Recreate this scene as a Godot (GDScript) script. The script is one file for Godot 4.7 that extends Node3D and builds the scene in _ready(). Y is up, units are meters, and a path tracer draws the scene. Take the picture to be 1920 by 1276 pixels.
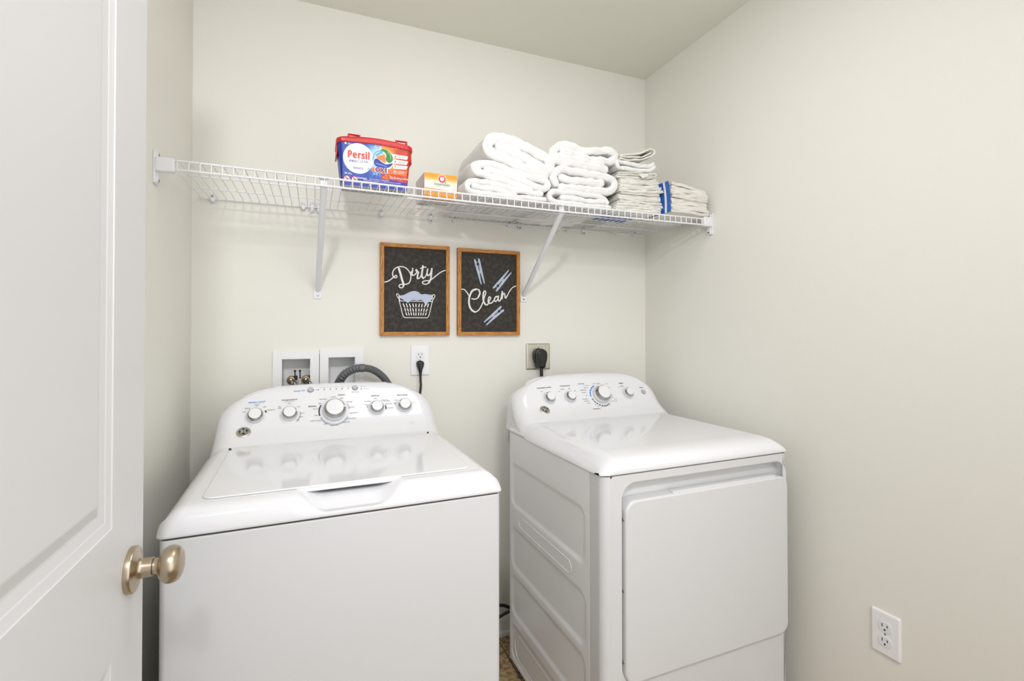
extends Node3D

const KEY_ENERGY := 1.173
const HALL_ENERGY := 1.929
const EXPOSURE := 1.0
const ROOM_ENERGY := 0.353
const WINDOW_FILL_ENERGY := 1.722

var M := {}
var taken := {}

# ------------------------------------------------------------------ mesh builder
class Mb:
	var v := PackedVector3Array()
	var n := PackedVector3Array()
	var c := PackedColorArray()
	var t := PackedInt32Array()
	var xf := Transform3D()
	var col := Color.WHITE
	func rgb(r: float, g: float, b: float) -> void:
		col = Color(r / 255.0, g / 255.0, b / 255.0).srgb_to_linear()
	func patch(rows: Array, cu := false, cv := false, ref = null, paint = null) -> void:
		var nr: int = rows.size()
		var nc: int = rows[0].size()
		var p := PackedVector3Array()
		for r in rows:
			for q in r:
				p.append(xf * q)
		var nn := PackedVector3Array()
		nn.resize(p.size())
		var tri := PackedInt32Array()
		for i in (nr if cv else nr - 1):
			var i2 := (i + 1) % nr
			for j in (nc if cu else nc - 1):
				var j2 := (j + 1) % nc
				var a := i * nc + j
				var b := i * nc + j2
				var d := i2 * nc + j
				var e := i2 * nc + j2
				tri.append_array([a, b, e, a, e, d])
		for k in range(0, tri.size(), 3):
			var f := (p[tri[k + 1]] - p[tri[k]]).cross(p[tri[k + 2]] - p[tri[k]])
			nn[tri[k]] += f
			nn[tri[k + 1]] += f
			nn[tri[k + 2]] += f
		var flip := false
		if ref != null:
			var s := 0.0
			var rr: Vector3 = xf * (ref as Vector3)
			for k in p.size():
				s += nn[k].dot(p[k] - rr)
			flip = s < 0.0
		var at := v.size()
		for k in p.size():
			v.append(p[k])
			var q := nn[k]
			if q.length_squared() < 1e-22:
				q = Vector3.UP * 1e-3
			n.append(-q.normalized() if flip else q.normalized())
			c.append(paint[k] if paint != null else col)
		for k in range(0, tri.size(), 3):
			if flip:
				t.append_array([at + tri[k], at + tri[k + 1], at + tri[k + 2]])
			else:
				t.append_array([at + tri[k], at + tri[k + 2], at + tri[k + 1]])
	func quad(a: Vector3, b: Vector3, d: Vector3, e: Vector3, ref = null) -> void:
		patch([PackedVector3Array([a, b]), PackedVector3Array([e, d])], false, false, ref)
	func box(ce: Vector3, s: Vector3) -> void:
		rbox(ce, s, 0.0, 0)
	func rbox(ce: Vector3, s: Vector3, r: float, seg := 3) -> void:
		var h := s * 0.5
		r = minf(r, minf(h.x, minf(h.y, h.z)) * 0.999)
		var prm := []
		if r <= 0.0:
			prm = [[-1.0, 0.0], [1.0, 0.0]]
		else:
			for k in seg + 1:
				prm.append([-1.0, tan(-PI / 4 + PI / 4 * k / seg)])
			for k in seg + 1:
				prm.append([1.0, tan(PI / 4 * k / seg)])
		for ax in 3:
			for sg in [-1.0, 1.0]:
				var rows := []
				for pu in prm:
					var row := PackedVector3Array()
					for pv in prm:
						var sgn := Vector3()
						var dir := Vector3()
						sgn[ax] = sg
						dir[ax] = sg
						sgn[(ax + 1) % 3] = pu[0]
						dir[(ax + 1) % 3] = pu[1]
						sgn[(ax + 2) % 3] = pv[0]
						dir[(ax + 2) % 3] = pv[1]
						row.append(ce + sgn * (h - Vector3.ONE * r) + dir.normalized() * r)
					rows.append(row)
				patch(rows, false, false, ce)
	# profile of (radius, height along +z), from the bottom up
	func lathe(prof: Array, seg := 32, sx := 1.0, sy := 1.0) -> void:
		var runs := [[prof[0]]]
		for k in range(1, prof.size()):
			runs[-1].append(prof[k])
			if k < prof.size() - 1:
				var d0: Vector2 = (prof[k] - prof[k - 1]).normalized()
				var d1: Vector2 = (prof[k + 1] - prof[k]).normalized()
				if d0.dot(d1) < 0.8:
					runs.append([prof[k]])
		for run in runs:
			var rows := []
			for q in run:
				var row := PackedVector3Array()
				for j in seg:
					var a := TAU * j / seg
					row.append(Vector3(cos(a) * maxf(q.x, 1e-5) * sx, sin(a) * maxf(q.x, 1e-5) * sy, q.y))
				rows.append(row)
			patch(rows, true)
	func tube(pts: PackedVector3Array, rad, seg := 8, caps := true) -> void:
		var m := pts.size()
		var rows := []
		var up := Vector3.UP
		var t0 := (pts[1] - pts[0]).normalized()
		if absf(t0.dot(up)) > 0.9:
			up = Vector3.RIGHT
		var u := up.cross(t0).normalized()
		for k in m:
			var tg := (pts[mini(k + 1, m - 1)] - pts[maxi(k - 1, 0)]).normalized()
			u = (u - tg * u.dot(tg)).normalized()
			var w := tg.cross(u)
			var r: float = rad[k] if rad is Array or rad is PackedFloat32Array else rad
			var row := PackedVector3Array()
			for j in seg:
				var a := TAU * j / seg
				row.append(pts[k] + (u * cos(a) + w * sin(a)) * r)
			rows.append(row)
		patch(rows, true)
		if caps:
			for e in [0, m - 1]:
				var ring: PackedVector3Array = rows[e]
				var inner := PackedVector3Array()
				for q in ring:
					inner.append(pts[e] + (q - pts[e]) * 0.01)
				patch([ring, inner], true, false, pts[e] + (pts[1] - pts[0] if e == 0 else pts[m - 2] - pts[m - 1]))
	func poly(pg: PackedVector2Array, z: float, up := true) -> void:
		var ids := Geometry2D.triangulate_polygon(pg)
		var at := v.size()
		for q in pg:
			v.append(xf * Vector3(q.x, q.y, z))
			n.append((xf.basis * (Vector3.BACK if up else Vector3.FORWARD)).normalized())
			c.append(col)
		for k in range(0, ids.size(), 3):
			var a := pg[ids[k]]
			var b := pg[ids[k + 1]]
			var d := pg[ids[k + 2]]
			var ccw := (b - a).cross(d - a) > 0.0
			if ccw == up:
				t.append_array([at + ids[k], at + ids[k + 2], at + ids[k + 1]])
			else:
				t.append_array([at + ids[k], at + ids[k + 1], at + ids[k + 2]])
	func prism(pg: PackedVector2Array, z0: float, z1: float, bevel := 0.0, smooth := true) -> void:
		var ar := 0.0
		for k in pg.size():
			ar += pg[k].cross(pg[(k + 1) % pg.size()])
		if ar < 0.0:
			pg = pg.duplicate()
			pg.reverse()
		var m := pg.size()
		var ins := PackedVector2Array()
		for k in m:
			var d0 := (pg[k] - pg[(k + m - 1) % m]).normalized()
			var d1 := (pg[(k + 1) % m] - pg[k]).normalized()
			var nb := (Vector2(-d0.y, d0.x) + Vector2(-d1.y, d1.x))
			nb = nb / maxf(nb.length_squared() * 0.5, 0.2)
			ins.append(pg[k] + nb * bevel)
		var levels := [[pg, z0]]
		if bevel > 0.0:
			for k in 4:
				var a := PI / 2 * k / 3
				var mid := PackedVector2Array()
				for j in m:
					mid.append(pg[j].lerp(ins[j], 1.0 - cos(a)))
				levels.append([mid, z1 - bevel + bevel * sin(a)])
		else:
			levels.append([pg, z1])
		if smooth:
			var rows := []
			for l in levels:
				var row := PackedVector3Array()
				for q in l[0]:
					row.append(Vector3(q.x, q.y, l[1]))
				rows.append(row)
			patch(rows, true)
		else:
			for j in m:
				var rows := []
				for l in levels:
					rows.append(PackedVector3Array([Vector3(l[0][j].x, l[0][j].y, l[1]), Vector3(l[0][(j + 1) % m].x, l[0][(j + 1) % m].y, l[1])]))
				patch(rows)
		poly(levels[-1][0], z1, true)
		poly(pg, z0, false)
	func disc(ce: Vector2, r: float, z: float, seg := 28, ry := -1.0) -> void:
		var pg := PackedVector2Array()
		for k in seg:
			pg.append(ce + Vector2(cos(TAU * k / seg) * r, sin(TAU * k / seg) * (ry if ry > 0.0 else r)))
		poly(pg, z)
	func ring(ce: Vector2, r0: float, r1: float, z: float, a0 := 0.0, a1 := TAU, seg := 32) -> void:
		var r_a := PackedVector3Array()
		var r_b := PackedVector3Array()
		for k in seg + 1:
			var a := lerpf(a0, a1, float(k) / seg)
			r_a.append(Vector3(ce.x + cos(a) * r0, ce.y + sin(a) * r0, z))
			r_b.append(Vector3(ce.x + cos(a) * r1, ce.y + sin(a) * r1, z))
		patch([r_b, r_a], false, false, xf.affine_inverse() * (xf * Vector3(ce.x, ce.y, z - 1.0)))
	func stroke(p2: PackedVector2Array, w, z: float, ends := true) -> void:
		var m := p2.size()
		var at := v.size()
		var up := (xf.basis * Vector3.BACK).normalized()
		for k in m:
			var d := (p2[mini(k + 1, m - 1)] - p2[maxi(k - 1, 0)]).normalized()
			var q: Vector2 = Vector2(-d.y, d.x) * 0.5 * (w[k] if w is PackedFloat32Array else w)
			for e in [p2[k] + q, p2[k] - q]:
				v.append(xf * Vector3(e.x, e.y, z + 0.000012 * k / m))
				n.append(up)
				c.append(col)
		for k in m - 1:
			var i := at + 2 * k
			for tr in [[i, i + 1, i + 3], [i, i + 3, i + 2]]:
				var ccw := (v[tr[1]] - v[tr[0]]).cross(v[tr[2]] - v[tr[0]]).dot(up) > 0.0
				t.append_array([tr[0], tr[2], tr[1]] if ccw else [tr[0], tr[1], tr[2]])
		if ends:
			disc(p2[0], 0.5 * (w[0] if w is PackedFloat32Array else w), z - 0.00001, 12)
			disc(p2[m - 1], 0.5 * (w[m - 1] if w is PackedFloat32Array else w), z - 0.00001, 12)
	func text(s: String, at: Transform3D, cap: float, bold := false, depth := 0.0003, stretch := 1.0) -> void:
		var tm := TextMesh.new()
		var f := SystemFont.new()
		f.font_names = PackedStringArray(["Droid Sans"])
		if bold:
			f.font_weight = 700
		tm.font = f
		tm.font_size = 32
		tm.pixel_size = cap / (0.72 * 32.0)
		tm.curve_step = 4.0
		tm.depth = depth
		tm.text = s
		var a := tm.get_mesh_arrays()
		if a.is_empty() or a[Mesh.ARRAY_VERTEX] == null:
			return
		var pv: PackedVector3Array = a[Mesh.ARRAY_VERTEX]
		var pn: PackedVector3Array = a[Mesh.ARRAY_NORMAL]
		var b := v.size()
		var x2 := xf * at * Transform3D(Basis.from_scale(Vector3(stretch, 1, 1)), Vector3.ZERO)
		for k in pv.size():
			v.append(x2 * pv[k])
			n.append((x2.basis * pn[k]).normalized())
			c.append(col)
		if a[Mesh.ARRAY_INDEX] != null:
			for k in a[Mesh.ARRAY_INDEX]:
				t.append(b + k)
		else:
			for k in pv.size():
				t.append(b + k)
	func mesh() -> ArrayMesh:
		var a := []
		a.resize(Mesh.ARRAY_MAX)
		a[Mesh.ARRAY_VERTEX] = v
		a[Mesh.ARRAY_NORMAL] = n
		a[Mesh.ARRAY_COLOR] = c
		a[Mesh.ARRAY_INDEX] = t
		var m := ArrayMesh.new()
		m.add_surface_from_arrays(Mesh.PRIMITIVE_TRIANGLES, a)
		return m

# ------------------------------------------------------------------ naming helpers
func tag(o: Node, label: String, category: String, group := "") -> void:
	o.set_meta("label", label)
	o.set_meta("category", category)
	if group:
		o.set_meta("group", group)

func numbered(called: String) -> String:
	if not taken.has(called):
		taken[called] = 0
		return called
	taken[called] += 1
	return "%s_%03d" % [called, taken[called]]

func thing(called: String, label: String, category: String, at := Vector3.ZERO, turn := 0.0, group := "") -> Node3D:
	var o := Node3D.new()
	o.name = numbered(called)
	add_child(o)
	o.position = at
	o.rotation.y = turn
	tag(o, label, category, group)
	return o

func part(called: String, mb, mat: Material, parent: Node, label := "") -> MeshInstance3D:
	var o := MeshInstance3D.new()
	var k := 0
	var nm := called
	while parent.has_node(NodePath(nm)):
		k += 1
		nm = "%s_%03d" % [called, k]
	o.name = nm
	o.mesh = mb.mesh() if mb is Mb else mb
	o.material_override = mat
	parent.add_child(o)
	if label:
		o.set_meta("label", label)
	return o

func solo(called: String, mb: Mb, mat: Material, label: String, category: String, at := Vector3.ZERO, group := "") -> MeshInstance3D:
	var o := MeshInstance3D.new()
	o.name = numbered(called)
	o.mesh = mb.mesh()
	o.material_override = mat
	add_child(o)
	o.position = at
	tag(o, label, category, group)
	return o

func struct(called: String, mb: Mb, mat: Material, label := "", category := "") -> MeshInstance3D:
	var o := MeshInstance3D.new()
	o.name = called
	o.mesh = mb.mesh()
	o.material_override = mat
	add_child(o)
	o.set_meta("kind", "structure")
	if label:
		tag(o, label, category)
	return o

# ------------------------------------------------------------------ materials
func noise_tex(freq: float, normal := false, strength := 4.0, oct := 4, size := 512, sd := 1) -> NoiseTexture2D:
	var f := FastNoiseLite.new()
	f.seed = sd
	f.frequency = freq
	f.fractal_octaves = oct
	var t := NoiseTexture2D.new()
	t.width = size
	t.height = size
	t.seamless = true
	t.noise = f
	t.as_normal_map = normal
	t.bump_strength = strength
	return t

func mat(r: float, g: float, b: float, rough := 0.5, metal := 0.0, spec := 0.5) -> StandardMaterial3D:
	var m := StandardMaterial3D.new()
	m.albedo_color = Color(r / 255.0, g / 255.0, b / 255.0)
	m.roughness = rough
	m.metallic = metal
	m.metallic_specular = spec
	return m

func tri_normal(m: StandardMaterial3D, tex: Texture2D, scale: float, amount: float) -> void:
	m.normal_enabled = true
	m.normal_texture = tex
	m.normal_scale = amount
	m.uv1_triplanar = true
	m.uv1_world_triplanar = true
	m.uv1_scale = Vector3.ONE * scale

func ramp_tex(f: float, cols: Array, sd := 3, oct := 4, size := 512) -> NoiseTexture2D:
	var t := noise_tex(f, false, 4.0, oct, size, sd)
	var g := Gradient.new()
	g.offsets = PackedFloat32Array()
	g.colors = PackedColorArray()
	var offs := PackedFloat32Array()
	var cc := PackedColorArray()
	for k in cols.size():
		offs.append(0.25 + 0.5 * float(k) / (cols.size() - 1))
		cc.append(Color(cols[k][0] / 255.0, cols[k][1] / 255.0, cols[k][2] / 255.0))
	g.offsets = offs
	g.colors = cc
	t.color_ramp = g
	return t

func make_materials() -> void:
	M.wall = mat(238, 236, 227, 0.75, 0.0, 0.35)
	tri_normal(M.wall, noise_tex(0.08, true, 3.0, 3), 6.0, 0.12)
	M.ceiling = mat(237, 236, 225, 0.9, 0.0, 0.2)
	M.trim = mat(243, 243, 243, 0.4, 0.0, 0.45)
	M.door = mat(226, 226, 226, 0.42, 0.0, 0.45)
	M.enamel = mat(222, 222, 222, 0.28, 0.0, 0.5)  # fronts toned darker in colour, standing in for weaker light on them
	M.panel = mat(246, 246, 245, 0.2, 0.0, 0.5)  # side white lifted in colour to offset the shade beside the dryer
	M.plastic = mat(236, 236, 238, 0.08, 0.0, 0.5)
	M.soft_white = mat(236, 236, 238, 0.35, 0.0, 0.5)
	M.shadow_gap = mat(70, 66, 60, 0.8)  # dark colour stands in for the shade inside gaps
	M.wire = mat(240, 240, 241, 0.35, 0.0, 0.5)
	M.steel = mat(150, 152, 156, 0.35, 1.0)
	M.chrome = mat(172, 172, 168, 0.1, 1.0)
	M.nickel = mat(188, 173, 152, 0.32, 1.0)
	M.brass = mat(150, 125, 85, 0.35, 1.0)
	M.stainless = mat(206, 202, 190, 0.38, 1.0)
	M.black = mat(26, 26, 27, 0.42)
	M.rubber = mat(34, 34, 36, 0.6)
	M.hose = mat(98, 99, 102, 0.4)
	M.gray_btn = mat(188, 190, 193, 0.3)
	M.skirt = mat(226, 227, 231, 0.25)
	M.print = StandardMaterial3D.new()
	M.print.vertex_color_use_as_albedo = true
	M.print.roughness = 0.4
	M.chalk = StandardMaterial3D.new()
	M.chalk.vertex_color_use_as_albedo = true
	M.chalk.roughness = 0.7
	M.terry = mat(248, 247, 244, 1.0, 0.0, 0.1)
	tri_normal(M.terry, noise_tex(0.25, true, 8.0, 3, 512, 5), 5.5, 0.6)
	M.cloth = mat(249, 246, 238, 1.0, 0.0, 0.1)
	tri_normal(M.cloth, noise_tex(0.2, true, 6.0, 3, 512, 6), 18.0, 0.5)
	M.red = mat(205, 38, 36, 0.3)
	M.clear_gray = mat(168, 168, 160, 0.25)
	M.bluebag = mat(38, 98, 186, 0.35)
	M.film = mat(232, 230, 222, 0.35)
	M.frame_wood = []
	for k in 2:
		var fw := StandardMaterial3D.new()
		fw.albedo_texture = ramp_tex(0.02, [[146, 88, 34], [190, 128, 58], [206, 150, 80], [176, 112, 46]], 8, 3)
		fw.uv1_triplanar = true
		fw.uv1_world_triplanar = true
		fw.uv1_scale = Vector3(1.6, 26, 26) if k == 0 else Vector3(26, 1.6, 26)
		fw.roughness = 0.55
		M.frame_wood.append(fw)
	M.board = StandardMaterial3D.new()
	M.board.albedo_texture = ramp_tex(0.03, [[43, 39, 35], [51, 47, 42], [64, 57, 49]], 9, 6)
	M.board.uv1_triplanar = true
	M.board.uv1_world_triplanar = true
	M.board.uv1_scale = Vector3(3, 3, 3)
	M.board.roughness = 0.75
	M.tiles = []
	for k in 3:
		var m := StandardMaterial3D.new()
		m.albedo_texture = ramp_tex(0.02, [[128, 102, 72], [172, 144, 106], [192, 168, 130], [146, 118, 84]], 20 + k, 6)
		m.uv1_triplanar = true
		m.uv1_world_triplanar = true
		m.uv1_scale = Vector3.ONE * 2.5
		m.roughness = 0.45
		M.tiles.append(m)
	M.grout = mat(96, 82, 66, 0.8)

# ------------------------------------------------------------------ curves
func pts2(a: Array, s := 0.001) -> PackedVector2Array:
	var o := PackedVector2Array()
	for k in range(0, a.size(), 2):
		o.append(Vector2(a[k], a[k + 1]) * s)
	return o

func smooth2(p: PackedVector2Array, per := 6) -> PackedVector2Array:
	var o := PackedVector2Array()
	var m := p.size()
	for k in m - 1:
		var a := p[maxi(k - 1, 0)]
		var b := p[k]
		var c := p[k + 1]
		var d := p[mini(k + 2, m - 1)]
		for j in per:
			o.append(b.cubic_interpolate(c, a, d, float(j) / per))
	o.append(p[m - 1])
	return o

func smooth3(p: Array, per := 8) -> PackedVector3Array:
	var o := PackedVector3Array()
	var m := p.size()
	for k in m - 1:
		var a: Vector3 = p[maxi(k - 1, 0)]
		var b: Vector3 = p[k]
		var c: Vector3 = p[k + 1]
		var d: Vector3 = p[mini(k + 2, m - 1)]
		for j in per:
			o.append(b.cubic_interpolate(c, a, d, float(j) / per))
	o.append(p[m - 1])
	return o

func even2(p: PackedVector2Array, step: float) -> PackedVector2Array:
	var o := PackedVector2Array([p[0]])
	var left := step
	for k in p.size() - 1:
		var a := p[k]
		var b := p[k + 1]
		var l := a.distance_to(b)
		var at := 0.0
		while l - at >= left:
			at += left
			o.append(a.lerp(b, at / l))
			left = step
		left -= l - at
	if o[-1].distance_to(p[-1]) > step * 0.4:
		o.append(p[-1])
	return o

func dense(p: PackedVector2Array) -> PackedVector2Array:
	var o := PackedVector2Array()
	var m := p.size()
	for k in m:
		var a := p[k]
		var b := p[(k + 1) % m]
		var c := maxi(1, int(a.distance_to(b) / 0.012))
		for j in c:
			o.append(a.lerp(b, float(j) / c))
	return o

func rrect(w: float, h: float, r: float, seg := 6, ce := Vector2.ZERO) -> PackedVector2Array:
	var o := PackedVector2Array()
	var k := 0
	for s in [Vector2(1, 1), Vector2(-1, 1), Vector2(-1, -1), Vector2(1, -1)]:
		for j in seg + 1:
			var a := PI / 2 * (k + float(j) / seg)
			o.append(ce + Vector2(s.x * (w / 2 - r), s.y * (h / 2 - r)) + Vector2(cos(a), sin(a)) * r)
		k += 1
	return o

func interp(x: float, xs: Array, ys: Array) -> float:
	if x <= xs[0]:
		return ys[0]
	for k in xs.size() - 1:
		if x <= xs[k + 1]:
			return lerpf(ys[k], ys[k + 1], (x - xs[k]) / (xs[k + 1] - xs[k]))
	return ys[-1]

# frame with origin o, +z along normal nrm, +y as near as possible to up
func facing(o: Vector3, nrm: Vector3, up := Vector3.UP) -> Transform3D:
	var z := nrm.normalized()
	var x := up.cross(z).normalized()
	return Transform3D(Basis(x, z.cross(x), z), o)

# ------------------------------------------------------------------ scene
func _ready() -> void:
	var cam := Camera3D.new()
	cam.name = "camera"
	add_child(cam)
	cam.position = Vector3(0.38194, 1.26071, 1.90889)
	cam.rotation = Vector3(0.01052, -0.38055, 0.0)
	var near := 0.05
	var fpx := 918.081
	cam.set_frustum(near * 1276.0 / fpx, Vector2((960.0 - 957.07) / fpx, (607.70 - 638.0) / fpx) * near, near, 50.0)
	cam.current = true
	var we := WorldEnvironment.new()
	we.name = "world"
	var env := Environment.new()
	env.background_mode = Environment.BG_COLOR
	env.background_color = Color(0.02, 0.02, 0.02)
	env.tonemap_mode = Environment.TONE_MAPPER_LINEAR
	env.tonemap_exposure = EXPOSURE
	env.sdfgi_enabled = true
	env.ssao_enabled = true
	env.ssil_enabled = true
	we.environment = env
	add_child(we)
	make_materials()
	lamps()
	extra_lamps()
	room()
	door()
	washer()
	dryer()
	shelf()
	pictures()
	utilities()
	shelf_goods()

func glow(r: float, g: float, b: float, e: float) -> StandardMaterial3D:
	var m := mat(r, g, b, 0.5)
	m.emission_enabled = true
	m.emission = Color(r / 255.0, g / 255.0, b / 255.0)
	m.emission_energy_multiplier = e
	return m

func lamps() -> void:
	# unseen bulb in place of a flash over the camera: throws the shelf shadows
	var p := thing("unseen_flash_lamp", "unseen small white hanging lamp in place of a flash, throwing the shelf shadows", "lamp", Vector3(0.195, H, 2.15))
	var mb := Mb.new()
	mb.xf = facing(Vector3(0, -0.025, 0), Vector3.UP, Vector3.BACK)
	mb.lathe([Vector2(0, 0), Vector2(0.05, 0.0), Vector2(0.055, 0.006), Vector2(0.055, 0.024), Vector2(0, 0.0245)], 32)
	part("ceiling_rose", mb, M.trim, p)
	mb = Mb.new()
	mb.tube(PackedVector3Array([Vector3(0, -0.025, 0), Vector3(0, -0.29, 0)]), 0.003, 8)
	part("cord", mb, M.trim, p)
	mb = Mb.new()
	mb.xf = facing(Vector3(0, -0.315, 0), Vector3.UP, Vector3.BACK)
	mb.lathe([Vector2(0.0, 0.0), Vector2(0.018, 0), Vector2(0.018, 0.03), Vector2(0.006, 0.038), Vector2(0, 0.038)], 24)
	part("socket", mb, M.trim, p)
	mb = Mb.new()
	mb.xf = facing(Vector3(0, -0.355, 0), Vector3.UP, Vector3.BACK)
	var pr := []
	for k in 17:
		var a := -PI / 2 + PI * k / 16
		pr.append(Vector2(0.045 * cos(a), 0.045 * sin(a)))
	mb.lathe(pr, 32)
	part("bulb", mb, glow(255, 250, 240, 1.2), p)
	var o := SpotLight3D.new()
	o.name = "unseen_flash_light"
	o.position = Vector3(0, -0.355, 0)
	o.light_color = Color(0.978, 0.980, 1.0)
	o.light_energy = KEY_ENERGY
	o.light_size = 0.07
	o.spot_range = 8.0
	o.spot_angle = 54.0
	o.spot_angle_attenuation = 1.0
	o.spot_attenuation = 2.0
	o.shadow_enabled = true
	o.basis = Basis.looking_at(Vector3(0.95, 1.7, 0.0) - Vector3(0.195, 2.088, 2.15))
	p.add_child(o)

func extra_lamps() -> void:
	# unseen flat ceiling lamps in room and hall, placed to light the machine tops
	for e in [["unseen_room_light", Vector3(0.95, H - 0.012, 1.02), ROOM_ENERGY, "unseen flat white ceiling lamp placed to light the laundry room from above"], ["unseen_hall_light", Vector3(0.9, H - 0.012, 2.45), HALL_ENERGY, "unseen flat white ceiling lamp in the hall, placed to light the room through the opening"]]:
		var h := thing("unseen_ceiling_lamp", e[3], "lamp", e[1], 0.0, "unseen flat ceiling lamps")
		var mb := Mb.new()
		mb.rbox(Vector3(0, 0.0, 0), Vector3(0.64, 0.024, 0.64), 0.004, 2)
		part("housing", mb, M.trim, h)
		mb = Mb.new()
		mb.box(Vector3(0, -0.0125, 0), Vector3(0.6, 0.003, 0.6))
		part("diffuser", mb, glow(255, 252, 246, 0.5), h)
		var l := AreaLight3D.new()
		l.name = e[0]
		l.position = Vector3(0, -0.017, 0)
		l.rotation = Vector3(-PI / 2, 0, 0)
		l.area_size = Vector2(0.6, 0.6)
		l.light_color = Color(0.978, 0.980, 1.0)
		l.light_energy = e[2]
		l.shadow_enabled = true
		h.add_child(l)
	# added glazed door, unseen: soft fill light from the far hall wall
	var q := thing("added_hall_window", "unseen wide glazed hall door, added as fill light for the laundry room", "window", Vector3(1.45, 1.08, 3.2))
	var mb := Mb.new()
	for k in 2:
		mb.rbox(Vector3(0, (k * 2 - 1) * 1.03, -0.015), Vector3(2.06, 0.06, 0.07), 0.004, 2)
	for k in 3:
		mb.rbox(Vector3((k - 1) * 1.0, 0, -0.015), Vector3(0.06, 2.0, 0.07), 0.004, 2)
	part("window_frame", mb, M.trim, q)
	mb = Mb.new()
	mb.box(Vector3(0, 0, 0.012), Vector3(2.0, 2.0, 0.006))
	part("fill_pane", mb, glow(250, 252, 255, 0.3), q)
	var l := AreaLight3D.new()
	l.name = "window_fill_light"
	l.position = Vector3(0, 0, -0.055)
	l.area_size = Vector2(2.0, 2.0)
	l.light_color = Color(0.955, 0.968, 1.0)
	l.light_energy = WINDOW_FILL_ENERGY
	l.shadow_enabled = true
	q.add_child(l)

const ORD := ["first", "second", "third", "fourth", "fifth", "sixth", "seventh", "eighth", "ninth", "tenth", "eleventh", "twelfth", "thirteenth"]
const XR := 1.8312
const ZF := 1.735
const H := 2.4436

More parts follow.
